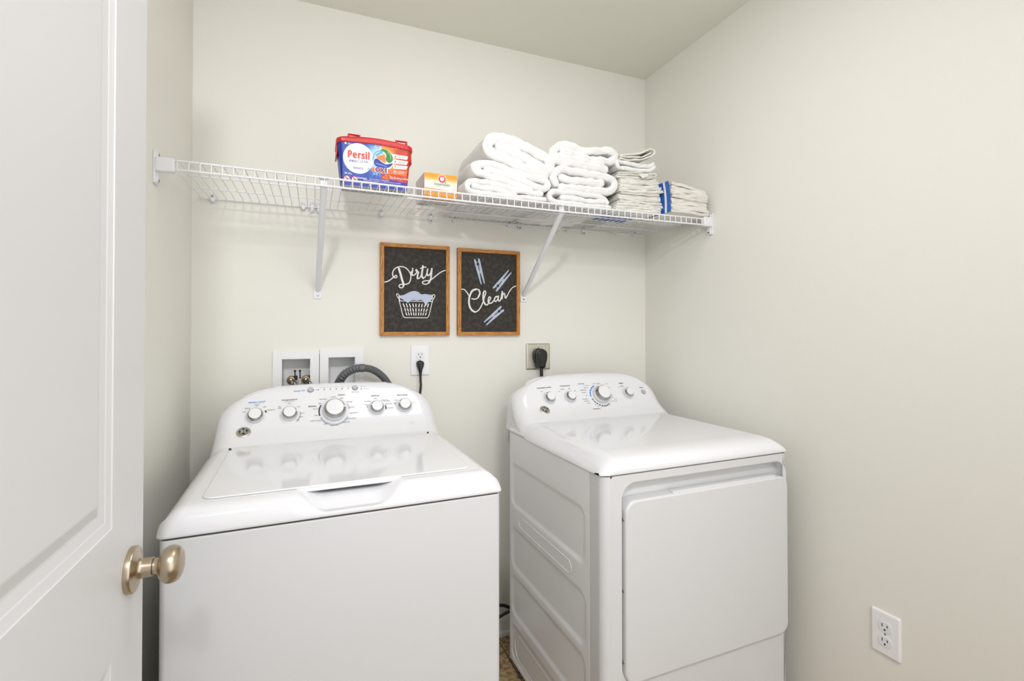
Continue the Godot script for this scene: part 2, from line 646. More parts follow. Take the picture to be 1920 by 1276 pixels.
func room() -> void:
	var mb := Mb.new()
	# back wall with the opening that takes the two recessed supply boxes
	mb.box(Vector3((0.262 - 0.1) / 2, H / 2, -0.06), Vector3(0.362, H, 0.12))
	mb.box(Vector3((0.54 + XR + 0.1) / 2, H / 2, -0.06), Vector3(XR + 0.1 - 0.54, H, 0.12))
	mb.box(Vector3(0.401, 0.52, -0.06), Vector3(0.278, 1.04, 0.12))
	mb.box(Vector3(0.401, (1.172 + H) / 2, -0.06), Vector3(0.278, H - 1.172, 0.12))
	struct("wall_back", mb, M.wall, "pale cream painted back wall behind the shelf and both machines", "wall")
	mb = Mb.new()
	mb.box(Vector3(-0.05, H / 2, ZF / 2), Vector3(0.1, H, ZF + 0.001))
	struct("wall_left", mb, M.wall, "narrow strip of pale cream wall behind the open door", "wall")
	mb = Mb.new()
	mb.box(Vector3(XR + 0.05, H / 2, ZF / 2), Vector3(0.1, H, ZF + 0.001))
	struct("wall_right", mb, M.wall, "wide pale cream wall to the right of the dryer", "wall")
	mb = Mb.new()
	mb.box(Vector3((-0.1 + 0.125) / 2, H / 2, ZF + 0.0575), Vector3(0.225, H, 0.115))
	mb.box(Vector3((1.72 + XR + 0.1) / 2, H / 2, ZF + 0.0575), Vector3(XR + 0.1 - 1.72, H, 0.115))
	struct("wall_front", mb, M.wall, "unseen pale cream wall beside the opening, widened to let hall light in", "wall")  # opening left wide and full height so the fill light gets in
	mb = Mb.new()
	mb.box(Vector3(0.98, H + 0.05, 1.55), Vector3(3.6, 0.1, 3.5))
	struct("ceiling", mb, M.ceiling, "plain off-white ceiling above the shelf", "ceiling")
	# hall behind the camera
	mb = Mb.new()
	mb.box(Vector3(-0.65, H / 2, 2.5), Vector3(0.1, H, 1.5))
	mb.box(Vector3(2.6, H / 2, 2.5), Vector3(0.1, H, 1.5))
	mb.box(Vector3(0.98, H / 2, 3.25), Vector3(3.35, H, 0.1))
	mb.box(Vector3(-0.4, H / 2, ZF + 0.0575), Vector3(0.6, H, 0.115))
	mb.box(Vector3(2.26, H / 2, ZF + 0.0575), Vector3(0.66, H, 0.115))
	struct("wall_hall", mb, M.wall, "pale cream walls of the hall outside the doorway", "wall")
	# floor of vinyl tiles with recessed joints
	mb = Mb.new()
	mb.box(Vector3(0.98, -0.054, 1.55), Vector3(3.6, 0.1, 3.5))
	var fl := struct("floor", mb, M.grout, "brown stone-look tile floor between the two machines", "floor")
	var ti := 0
	var shared := []
	for k in 2:
		var tb := Mb.new()
		tb.rbox(Vector3(0, -0.004, 0), Vector3(0.3015, 0.008, 0.3015), 0.0015, 1)
		shared.append(tb.mesh())
	for i in 7:
		for j in 6:
			var x := 1.08 - 0.1525 + 0.305 * (i - 3)
			var z := 0.17 - 0.1525 + 0.305 * j
			if x < -0.1 or x > XR + 0.1 or z > 1.9:
				continue
			var o := part("tile", shared[ti % 2], M.tiles[(ti * 7 + i) % 3], fl)
			o.position = Vector3(x, 0, z)
			ti += 1
	var bb := func(w: float) -> PackedVector2Array:
		return PackedVector2Array([Vector2(0, 0), Vector2(0.013 + w, 0), Vector2(0.013 + w, 0.014), Vector2(0.013, 0.02), Vector2(0.013, 0.062), Vector2(0.009, 0.072), Vector2(0.004, 0.078), Vector2(0, 0.078)])
	mb = Mb.new()
	mb.xf = Transform3D(Basis(Vector3(0, 0, 1), Vector3.UP, Vector3(-1, 0, 0)), Vector3(XR, 0, 0.0))
	mb.prism(bb.call(0.006), 0.0, XR, 0.0, false)
	struct("baseboard_back", mb, M.trim, "white baseboard along the back wall between the machines", "baseboard")
	mb = Mb.new()
	mb.xf = Transform3D(Basis(Vector3(1, 0, 0), Vector3.UP, Vector3(0, 0, 1)), Vector3(0, 0, 0.02))
	mb.prism(bb.call(0.006), 0.0, ZF - 0.02, 0.0, false)
	struct("baseboard_left", mb, M.trim, "white baseboard along the left wall", "baseboard")
	mb = Mb.new()
	mb.xf = Transform3D(Basis(Vector3(-1, 0, 0), Vector3.UP, Vector3(0, 0, -1)), Vector3(XR, 0, ZF))
	mb.prism(bb.call(0.006), 0.0, ZF - 0.02, 0.0, false)
	struct("baseboard_right", mb, M.trim, "white baseboard along the right wall", "baseboard")

func door() -> void:
	var xf0 := 0.13
	var x0 := 0.095
	var z0 := 0.966
	var z1 := 1.728
	var y0 := 0.012
	var y1 := 2.032
	var d := Node3D.new()
	d.name = "door_1"
	add_child(d)
	d.set_meta("kind", "structure")
	tag(d, "white panelled door standing open at the left", "door")
	var mb := Mb.new()
	var pans := [[1.095, 1.599, 0.992, 1.91], [1.095, 1.599, 0.25, 0.814]]
	var fr := func(side: float) -> void:
		var x := xf0 if side > 0.0 else x0
		var ref := Vector3(x - side, 1, 1.3)
		for r in [[z0, 1.095, y0, y1], [1.599, z1, y0, y1], [1.095, 1.599, 1.91, y1], [1.095, 1.599, 0.814, 0.992], [1.095, 1.599, y0, 0.25]]:
			mb.quad(Vector3(x, r[2], r[0]), Vector3(x, r[2], r[1]), Vector3(x, r[3], r[1]), Vector3(x, r[3], r[0]), ref)
		var prof := [[0, 0], [0.0015, 0.0012], [0.013, 0.0034], [0.0142, 0.0044], [0.026, 0.0068], [0.029, 0.0068], [0.045, 0.0012], [0.048, 0.0008]]
		for p in pans:
			for k in prof.size() - 1:
				var a = prof[k]
				var b = prof[k + 1]
				var ca := [Vector3(x - side * a[1], p[2] + a[0], p[0] + a[0]), Vector3(x - side * a[1], p[2] + a[0], p[1] - a[0]), Vector3(x - side * a[1], p[3] - a[0], p[1] - a[0]), Vector3(x - side * a[1], p[3] - a[0], p[0] + a[0])]
				var cb := [Vector3(x - side * b[1], p[2] + b[0], p[0] + b[0]), Vector3(x - side * b[1], p[2] + b[0], p[1] - b[0]), Vector3(x - side * b[1], p[3] - b[0], p[1] - b[0]), Vector3(x - side * b[1], p[3] - b[0], p[0] + b[0])]
				for j in 4:
					mb.quad(ca[j], ca[(j + 1) % 4], cb[(j + 1) % 4], cb[j], ref)
				if k == prof.size() - 2:
					mb.quad(cb[0], cb[1], cb[2], cb[3], ref)
	fr.call(1.0)
	fr.call(-1.0)
	var mid := Vector3((x0 + xf0) / 2, 1, 1.3)
	mb.quad(Vector3(x0, y0, z0), Vector3(xf0, y0, z0), Vector3(xf0, y1, z0), Vector3(x0, y1, z0), mid)
	mb.quad(Vector3(x0, y0, z1), Vector3(xf0, y0, z1), Vector3(xf0, y1, z1), Vector3(x0, y1, z1), mid)
	mb.quad(Vector3(x0, y1, z0), Vector3(xf0, y1, z0), Vector3(xf0, y1, z1), Vector3(x0, y1, z1), mid)
	mb.quad(Vector3(x0, y0, z0), Vector3(xf0, y0, z0), Vector3(xf0, y0, z1), Vector3(x0, y0, z1), mid)
	part("door_leaf", mb, M.door, d)
	# knob on the face, axis along +x
	var k := Node3D.new()
	k.name = "door_knob"
	d.add_child(k)
	k.position = Vector3(xf0, 0.906, 1.026)
	mb = Mb.new()
	mb.xf = facing(Vector3.ZERO, Vector3.RIGHT)
	mb.lathe([Vector2(0, 0), Vector2(0.0325, 0), Vector2(0.033, 0.001), Vector2(0.033, 0.0065), Vector2(0.0315, 0.0085), Vector2(0.024, 0.0098), Vector2(0.017, 0.0118), Vector2(0.0145, 0.0145), Vector2(0.0138, 0.018), Vector2(0.0135, 0.029), Vector2(0.0128, 0.0298), Vector2(0, 0.0299)], 48)
	part("rose", mb, M.nickel, k)
	mb = Mb.new()
	mb.xf = facing(Vector3.ZERO, Vector3.RIGHT)
	mb.lathe([Vector2(0.0, 0.0299), Vector2(0.0118, 0.030), Vector2(0.0113, 0.034), Vector2(0.0125, 0.0365), Vector2(0.0185, 0.0385), Vector2(0.0232, 0.042), Vector2(0.0262, 0.047), Vector2(0.0272, 0.0525), Vector2(0.0262, 0.058), Vector2(0.0235, 0.0625), Vector2(0.0185, 0.0658), Vector2(0.011, 0.0678), Vector2(0, 0.0685)], 48)
	part("knob", mb, M.nickel, k)
	mb = Mb.new()
	mb.xf = facing(Vector3.ZERO, Vector3.RIGHT)
	mb.lathe([Vector2(0.0, 0.029), Vector2(0.0122, 0.029), Vector2(0.0122, 0.0304), Vector2(0.0, 0.0304)], 32)
	part("knob_gap", mb, M.black, k)

# ---------------------------------------------------------------- machines
const CON_Z := [-0.515, -0.56, -0.59, -0.615, -0.632, -0.645, -0.66]
const CON_Y := [0.926, 0.955, 0.99, 1.03, 1.06, 1.074, 1.0795]

# front profile as (z, y) from the lip seam up over the flat and the console to its back
func profile(lip: Array, flat_y: float) -> PackedVector2Array:
	var p := PackedVector2Array()
	for q in lip:
		p.append(q)
	var z := -0.095
	while z > -0.47:
		p.append(Vector2(z, flat_y))
		z -= 0.02
	p.append(Vector2(-0.478, flat_y))
	p.append(Vector2(-0.492, flat_y + 0.0006))
	p.append(Vector2(-0.503, flat_y + 0.0022))
	for k in CON_Z.size():
		p.append(Vector2(CON_Z[k], CON_Y[k]))
	p.append(Vector2(-0.672, 1.0795))
	p.append(Vector2(-0.680, 1.076))
	p.append(Vector2(-0.684, 1.068))
	return smooth2(p, 3)

func half_width(z: float, y: float, cover: float) -> float:
	if z > -0.45:
		return cover
	var top := interp(y, [0.92, 0.95, 0.995, 1.023, 1.042, 1.0575, 1.066, 1.074, 1.0785], [0.341, 0.338, 0.334, 0.326, 0.3145, 0.297, 0.276, 0.250, 0.222])
	return lerpf(cover, top, smoothstep(-0.45, -0.53, z))

func housing(flat_y: float, lip: Array, cover: float, rx: float, dy: float, scoop := false) -> Mb:
	var pr := profile(lip, flat_y)
	var rows := []
	var side_l := []
	var side_r := []
	var m := pr.size()
	for s in m:
		var z := pr[s].x
		var y := pr[s].y
		var tg := (pr[mini(s + 1, m - 1)] - pr[maxi(s - 1, 0)]).normalized()
		var nrm := Vector2(tg.y, -tg.x)  # (z, y) outward: up on the flat
		if nrm.y < 0.0 and z < -0.02 and z > -0.66:
			nrm = -nrm
		if z > -0.03:
			nrm = Vector2(absf(nrm.x), maxf(nrm.y, 0.0)).normalized()
		if s < 6:
			nrm = Vector2(1, 0)
		var w := half_width(z, y, cover)
		var con := smoothstep(-0.46, -0.54, z)
		var r := lerpf(rx, 0.05, con)
		var dd := lerpf(dy, 0.045, con)
		var ex := 1.7
		var lipk := clampf((y - lip[0].y) / (flat_y - lip[0].y), 0.0, 1.0) if z > -0.1 else 1.0
		r *= lerpf(0.35, 1.0, lipk)
		dd *= lerpf(0.28, 1.0, lipk) 
		var row := PackedVector3Array()
		var cols := []
		for k in 11:
			var a := PI / 2 * (1.0 - k / 10.0)
			cols.append([-1.0, a])
		for k in 61:
			cols.append([0.0, -1.0 + 2.0 * (k + 0.0) / 60.0])
		for k in 11:
			cols.append([1.0, PI / 2 * k / 10.0])
		for cc in cols:
			var x: float
			var off := 0.0
			if cc[0] == 0.0:
				x = cc[1] * (w - r) * 0.995
			else:
				var sx := pow(sin(cc[1]), 2.0 / ex) if cc[1] > 0.0 else 0.0
				var sd := pow(cos(cc[1]), 2.0 / ex) if cc[1] < PI / 2 - 1e-4 else 0.0
				x = cc[0] * (w - r + r * sx)
				off = dd * (1.0 - sd)
			var crown := 0.0
			if z < -0.54:
				crown = 0.010 * smoothstep(1.0, 1.07, y) * (x / 0.27) * (x / 0.27)
			var q := Vector2(z, y) - nrm * off
			q.y -= crown
			if scoop and z > -0.12:
				var kx := 1.0 - smoothstep(0.052, 0.116, absf(x - 0.003))
				var kz := smoothstep(-0.118, -0.098, z)
				if q.y > 0.879:
					q.y = lerpf(q.y, 0.8805 + clampf((-0.012 - z) * 0.42, 0.0, 0.022), kx * kz)
			row.append(Vector3(x, q.y, q.x))
		rows.append(row)
		if z < -0.50 and z > -0.668:
			var zb := -0.676
			var l := row[0]
			var rr := row[row.size() - 1]
			side_l.append(PackedVector3Array([l, Vector3(l.x + 0.003, l.y, lerpf(l.z, zb, 0.04)), Vector3(l.x + 0.004, l.y, zb)]))
			side_r.append(PackedVector3Array([rr, Vector3(rr.x - 0.003, rr.y, lerpf(rr.z, zb, 0.04)), Vector3(rr.x - 0.004, rr.y, zb)]))
	var mb := Mb.new()
	mb.patch(rows, false, false, Vector3(0, 0.6, -0.5))
	mb.patch(side_l, false, false, Vector3(0, 1.0, -0.62))
	mb.patch(side_r, false, false, Vector3(0, 1.0, -0.62))
	# closed back of the console
	var bk := []
	for s in range(side_l.size()):
		bk.append(PackedVector3Array([side_l[s][2], side_r[s][2]]))
	mb.patch(bk, false, false, Vector3(0, 1.0, -0.5))
	return mb

func on_face(x: float, y: float, lift := 0.0) -> Transform3D:
	var z := interp(y, CON_Y, CON_Z)
	var dz := (interp(y + 0.008, CON_Y, CON_Z) - interp(y - 0.008, CON_Y, CON_Z)) / 0.016
	var up := Vector3(0, 1, dz).normalized()
	var nrm := Vector3(1, 0, 0).cross(up)
	var ax := Vector3(1, -0.020 * smoothstep(1.0, 1.07, y) * x / 0.0729, 0).normalized()
	nrm = ax.cross(up).normalized()
	up = nrm.cross(ax)
	return Transform3D(Basis(ax, up, nrm), Vector3(x, y - 0.010 * smoothstep(1.0, 1.07, y) * (x / 0.27) * (x / 0.27), z) + nrm * lift)

func dial(called: String, parent: Node3D, x: float, y: float, r: float, h: float, ang: float) -> void:
	var n := Node3D.new()
	var k := 0
	var nm := called
	while parent.has_node(NodePath(nm)):
		k += 1
		nm = "%s_%03d" % [called, k]
	n.name = nm
	parent.add_child(n)
	n.transform = on_face(x, y, 0.0005)
	var mb := Mb.new()
	mb.lathe([Vector2(r * 1.02, -0.004), Vector2(r * 1.3, 0.0), Vector2(r * 1.28, 0.0012), Vector2(r * 1.06, 0.0024), Vector2(0, 0.0025)], 40)
	part("skirt", mb, M.skirt, n)
	mb = Mb.new()
	mb.lathe([Vector2(r * 0.985, 0.0022), Vector2(r * 0.985, 0.0046), Vector2(0, 0.0046)], 40)
	part("skirt_gap", mb, M.shadow_gap, n)  # dark ring coloured as shade under the dial
	mb = Mb.new()
	mb.lathe([Vector2(r * 1.02, 0.0044), Vector2(r * 1.03, 0.0052), Vector2(r * 1.0, h * 0.62), Vector2(0, h * 0.62)], 40)
	part("dial_body", mb, M.soft_white, n)
	mb = Mb.new()
	mb.lathe([Vector2(r * 1.0, h * 0.60), Vector2(r * 0.985, h * 0.66), Vector2(r * 0.93, h * 0.82), Vector2(r * 0.82, h * 0.96), Vector2(r * 0.77, h), Vector2(0, h)], 48)
	part("chrome_ring", mb, M.chrome, n, "chrome ring of the dial")
	mb = Mb.new()
	mb.lathe([Vector2(r * 0.77, h * 0.99), Vector2(r * 0.765, h * 1.02), Vector2(r * 0.5, h * 1.05), Vector2(0, h * 1.06)], 40)
	part("cap", mb, M.soft_white, n)
	mb = Mb.new()
	mb.xf = Transform3D(Basis(Vector3(0, 0, 1), ang), Vector3.ZERO)
	mb.rbox(Vector3(r * 0.87, 0, h * 0.86), Vector3(r * 0.3, r * 0.13, h * 0.36), 0.0008, 2)
	part("pointer", mb, M.soft_white, n)

func button(parent: Node3D, x: float, y: float, r: float) -> void:
	var n := Node3D.new()
	n.name = "button" if not parent.has_node("button") else "button_001"
	parent.add_child(n)
	n.transform = on_face(x, y, 0.0)
	var mb := Mb.new()
	mb.lathe([Vector2(r * 1.05, -0.002), Vector2(r * 1.08, 0.001), Vector2(r * 1.0, 0.0022), Vector2(0.0, 0.0022)], 32)
	part("collar", mb, M.chrome, n)
	mb = Mb.new()
	mb.lathe([Vector2(r * 0.95, 0.001), Vector2(r * 0.93, 0.004), Vector2(r * 0.8, 0.0052), Vector2(r * 0.4, 0.0044), Vector2(0, 0.0042)], 32)
	part("cap", mb, M.gray_btn, n)

func badge(parent: Node3D, x: float, y: float) -> void:
	var n := Node3D.new()
	n.name = "badge"
	parent.add_child(n)
	n.transform = on_face(x, y, 0.0)
	var mb := Mb.new()
	mb.lathe([Vector2(0.0195, -0.002), Vector2(0.0198, 0.001), Vector2(0.0185, 0.003), Vector2(0.0152, 0.0044), Vector2(0.0, 0.0046)], 40)
	part("rim", mb, M.stainless, n, "brushed metal rim of the badge")
	mb = Mb.new()
	mb.lathe([Vector2(0.0150, 0.004), Vector2(0.0148, 0.005), Vector2(0, 0.0054)], 40)
	part("disc", mb, M.black, n)
	mb = Mb.new()
	mb.rgb(214, 212, 205)
	mb.ring(Vector2.ZERO, 0.0126, 0.0136, 0.0056)
	for k in 4:
		var a := PI / 2 * k + 0.5
		var p := PackedVector2Array()
		for j in 7:
			var b := a + 0.9 * j / 6.0
			p.append(Vector2(cos(b), sin(b)) * (0.0122 - 0.0022 * sin(PI * j / 6.0)))
		mb.stroke(smooth2(p, 3), 0.0009, 0.0058)
	# two looped script initials
	mb.stroke(smooth2(pts2([-15, 55, -45, 68, -72, 40, -62, 5, -32, 0, -14, 20, -28, 36, -48, 26, -40, -6, -18, -44, -44, -68, -70, -48, -54, -26, -28, -30, -10, -10], 0.0001), 5), 0.0013, 0.0058)
	mb.stroke(smooth2(pts2([56, 44, 38, 66, 16, 52, 22, 22, 48, 14, 62, 22, 44, 12, 18, -6, 14, -40, 40, -62, 66, -48, 70, -24, 50, -22, 44, -40], 0.0001), 5), 0.0013, 0.0058)
	mb.rgb(26, 26, 27)
	part("monogram", mb, M.print, n)

func legend(parent: Node3D, items: Array, arcs: Array) -> void:
	var mb := Mb.new()
	var style := {1: [0.0030, false, [72, 72, 76]], 2: [0.0047, true, [70, 70, 74]], 3: [0.0052, true, [60, 140, 215]], 4: [0.0026, false, [160, 160, 164]]}
	for it in items:
		var st = style[it[3]]
		mb.rgb(st[2][0], st[2][1], st[2][2])
		mb.xf = Transform3D()
		mb.text(it[0], on_face(it[1] * 0.001, it[2] * 0.001, 0.0008), st[0], st[1], 0.0003, 1.12)
	for a in arcs:
		mb.rgb(a[6][0], a[6][1], a[6][2])
		mb.xf = Transform3D()
		var ra := PackedVector3Array()
		var rb := PackedVector3Array()
		for k in 13:
			var an := deg_to_rad(lerpf(a[4], a[5], k / 12.0))
			for e in [[ra, a[3]], [rb, a[2]]]:
				var y0: float = a[1] * 0.001
				var uy := on_face(0.0, y0).basis.y.y
				e[0].append(on_face(a[0] * 0.001 + cos(an) * e[1] * 0.001, y0 + sin(an) * e[1] * 0.001 * uy, 0.0009).origin)
		mb.patch([ra, rb], false, false, Vector3(0, 0.8, -0.75))
	part("printed_legend", mb, M.print, parent)

func feet(parent: Node3D, w: float, dz: float) -> void:
	for sx in [-1.0, 1.0]:
		for z in [-0.06, dz]:
			var mb := Mb.new()
			mb.xf = facing(Vector3(sx * (w - 0.045), 0, z), Vector3.UP, Vector3.BACK)
			mb.lathe([Vector2(0, 0), Vector2(0.02, 0), Vector2(0.021, 0.004), Vector2(0.019, 0.014), Vector2(0.008, 0.015), Vector2(0.008, 0.035), Vector2(0, 0.035)], 20)
			part("foot", mb, M.rubber, parent)

func washer() -> void:
	var w := thing("washing_machine", "white top-loading washing machine with five dials, left of the dryer", "washing machine", Vector3(0.457, 0, 0.81), 0.0258)
	var mb := Mb.new()
	mb.xf = Transform3D(Basis(Vector3.RIGHT, Vector3(0, 0, -1), Vector3.UP), Vector3(0, 0, -0.34))
	mb.prism(rrect(0.686, 0.68, 0.012, 5), 0.03, 0.8655, 0.003)
	part("cabinet", mb, M.enamel, w)
	mb = Mb.new()
	mb.box(Vector3(0, 0.867, -0.34), Vector3(0.672, 0.008, 0.668))
	part("seam_gap", mb, M.shadow_gap, w)  # dark slab painted for the shade in the seam
	var lip := [Vector2(-0.008, 0.8693), Vector2(-0.001, 0.8693), Vector2(0.0035, 0.8712), Vector2(0.0045, 0.876), Vector2(0.003, 0.886), Vector2(-0.001, 0.898), Vector2(-0.0075, 0.909), Vector2(-0.0155, 0.9155), Vector2(-0.025, 0.9188), Vector2(-0.035, 0.920), Vector2(-0.05, 0.9205), Vector2(-0.07, 0.9205)]
	part("top_cover", housing(0.9205, lip, 0.349, 0.045, 0.05, true), M.plastic, w)
	# lid
	mb = Mb.new()
	mb.xf = Transform3D(Basis(Vector3.RIGHT, Vector3(0, 0, -1), Vector3.UP), Vector3(0, 0, -0.266))
	mb.prism(rrect(0.566, 0.440, 0.022, 8), 0.9212, 0.9242, 0.0022)
	var lid := part("lid", mb, M.plastic, w)
	mb = Mb.new()
	mb.xf = Transform3D(Basis(Vector3.RIGHT, Vector3(0, 0, -1), Vector3.UP), Vector3(0, 0, -0.266))
	mb.prism(rrect(0.562, 0.436, 0.022, 8), 0.9198, 0.9214)
	part("lid_gap", mb, M.shadow_gap, w)  # dark layer painted as the shaded line around the lid
	mb = Mb.new()
	mb.rbox(Vector3(0.003, 0.9165, -0.0535), Vector3(0.226, 0.011, 0.014), 0.003, 3)
	part("grip", mb, M.plastic, lid)
	for sx in [-1.0, 1.0]:
		mb = Mb.new()
		mb.xf = Transform3D(Basis(Vector3.UP, sx * -0.5), Vector3(sx * 0.281, 0.9245, -0.478))
		mb.rbox(Vector3.ZERO, Vector3(0.004, 0.006, 0.012), 0.0012, 2)
		part("dark_hinge_gap", mb, M.shadow_gap, w)  # dark blocks painted for the shaded notches at the lid corners
	for d in [[-226.9, 999.9, 24.0, 24.0, 130], [-131.1, 999.3, 24.0, 24.0, 5], [1.3, 1001.4, 37.0, 34.0, 2], [134.7, 1001.9, 24.0, 24.0, 165], [227.4, 1003.7, 24.0, 24.0, 165]]:
		dial("dial", w, d[0] * 0.001, d[1] * 0.001 - 0.006, d[2] * 0.00093, d[3] * 0.001, deg_to_rad(d[4]))
	button(w, -0.0701, 1.0637, 0.0095)
	button(w, 0.0693, 1.0640, 0.0095)
	badge(w, -0.2559, 0.9544)
	for x in [-46.7, -27.9, -9.3, 9.5, 28.4, 47.1]:
		mb = Mb.new()
		mb.xf = on_face(x * 0.001, 1.0625, 0.0)
		mb.lathe([Vector2(0.0019, -0.001), Vector2(0.0018, 0.0008), Vector2(0, 0.001)], 12)
		part("indicator", mb, M.black, w)
	for y in [1067.0, 1059.8]:
		mb = Mb.new()
		mb.xf = on_face(0.0892, y * 0.001, 0.0)
		mb.lathe([Vector2(0.0019, -0.001), Vector2(0.0018, 0.0008), Vector2(0, 0.001)], 12)
		part("indicator", mb, M.black, w)
	var wl := [["Water Level",-224.8,1038.3,3],["Load Size",-224.5,1031.9,4],["Low",-258.3,1009.3,1],["Medium",-249.0,1020.1,1],["High",-224.8,1026.9,1],["Max",-202.6,1021.0,1],["Precise Fill",-185.1,1010.2,1],["Temperature",-132.7,1037.7,2],["All Cold Rinses",-132.7,1032.0,4],["Tap",-161.2,1018.6,1],["Cold",-161.1,1014.0,1],["Cold",-133.2,1026.5,1],["Cool",-105.4,1015.1,1],["Colors",-95.0,995.7,1],["Warm",-98.5,985.2,1],["Hot",-107.3,977.3,1],["Deep Fill",-103.9,1062.7,3],["Sensing/Fill",-31.5,1068.2,4],["Soak",-9.0,1068.0,4],["Wash",9.8,1068.4,4],["Rinse",28.4,1068.3,4],["Spin",47.2,1068.3,4],["Start/Pause",69.3,1050.6,1],["Pause",100.7,1066.5,4],["Lid Locked",105.2,1059.5,4],["DeepClean",-32.6,1033.3,1],["Normal",0.2,1038.4,1],["Colors",24.5,1043.4,2],["Light",24.5,1033.0,1],["Delicates",48.6,1020.9,1],["Casuals",55.9,1004.5,1],["Speed Wash",61.0,986.7,1],["Drain & Spin",53.7,971.7,1],["Active Wear",35.6,962.2,1],["Bulky Items",-0.7,955.4,1],["Jeans",-26.7,961.1,1],["Towels / Sheets",-56.1,971.8,1],["Heavy",-53.0,986.2,1],["Normal",-55.2,1005.1,1],["Light",-42.9,1021.0,1],["Whites",-65.4,1013.5,2],["Options",133.1,1036.7,2],["Extra",133.1,1027.3,1],["2nd Rinse",107.3,1019.3,1],["Off",101.0,1009.1,1],["Deep Rinse",164.0,1021.1,1],["Extra Spin",169.8,1016.9,1],["Deep Rinse",175.1,1008.2,1],["2nd Rinse",179.1,994.9,1],["Auto Soak",224.9,1036.6,2],["15 Min",200.8,1018.5,1],["Off",193.9,1008.6,1],["2 Hr",258.5,1007.8,1]]
	var gk := [46, 46, 50]
	var gg := [176, 178, 182]
	legend(w, wl, [[1.3, 996, 44.5, 48.5, 150, 197, gk], [1.3, 996, 44, 48, 205, 330, gg], [1.3, 996, 44, 48, 5, 30, gg], [-226.9, 994, 30, 34, 22, 36, gk], [-131.1, 993, 29, 32, -50, 15, gg], [134.7, 996, 29, 33, -10, 18, gk], [134.7, 996, 29, 32, 150, 172, gg], [227.4, 998, 29, 32, 145, 172, gg], [244, 947.7, 5.6, 6.2, 0, 360, [170, 170, 172]], [-57, 1062.9, 0.0, 0.1, 0, 1, gk]])
	mb = Mb.new()
	mb.rgb(60, 140, 215)
	mb.xf = on_face(-0.0545, 1.0628, 0.0007)
	mb.stroke(PackedVector2Array([Vector2(-0.0065, 0), Vector2(0.006, 0)]), 0.0009, 0.0)
	part("fill_line", mb, M.print, w)
	feet(w, 0.343, -0.62)

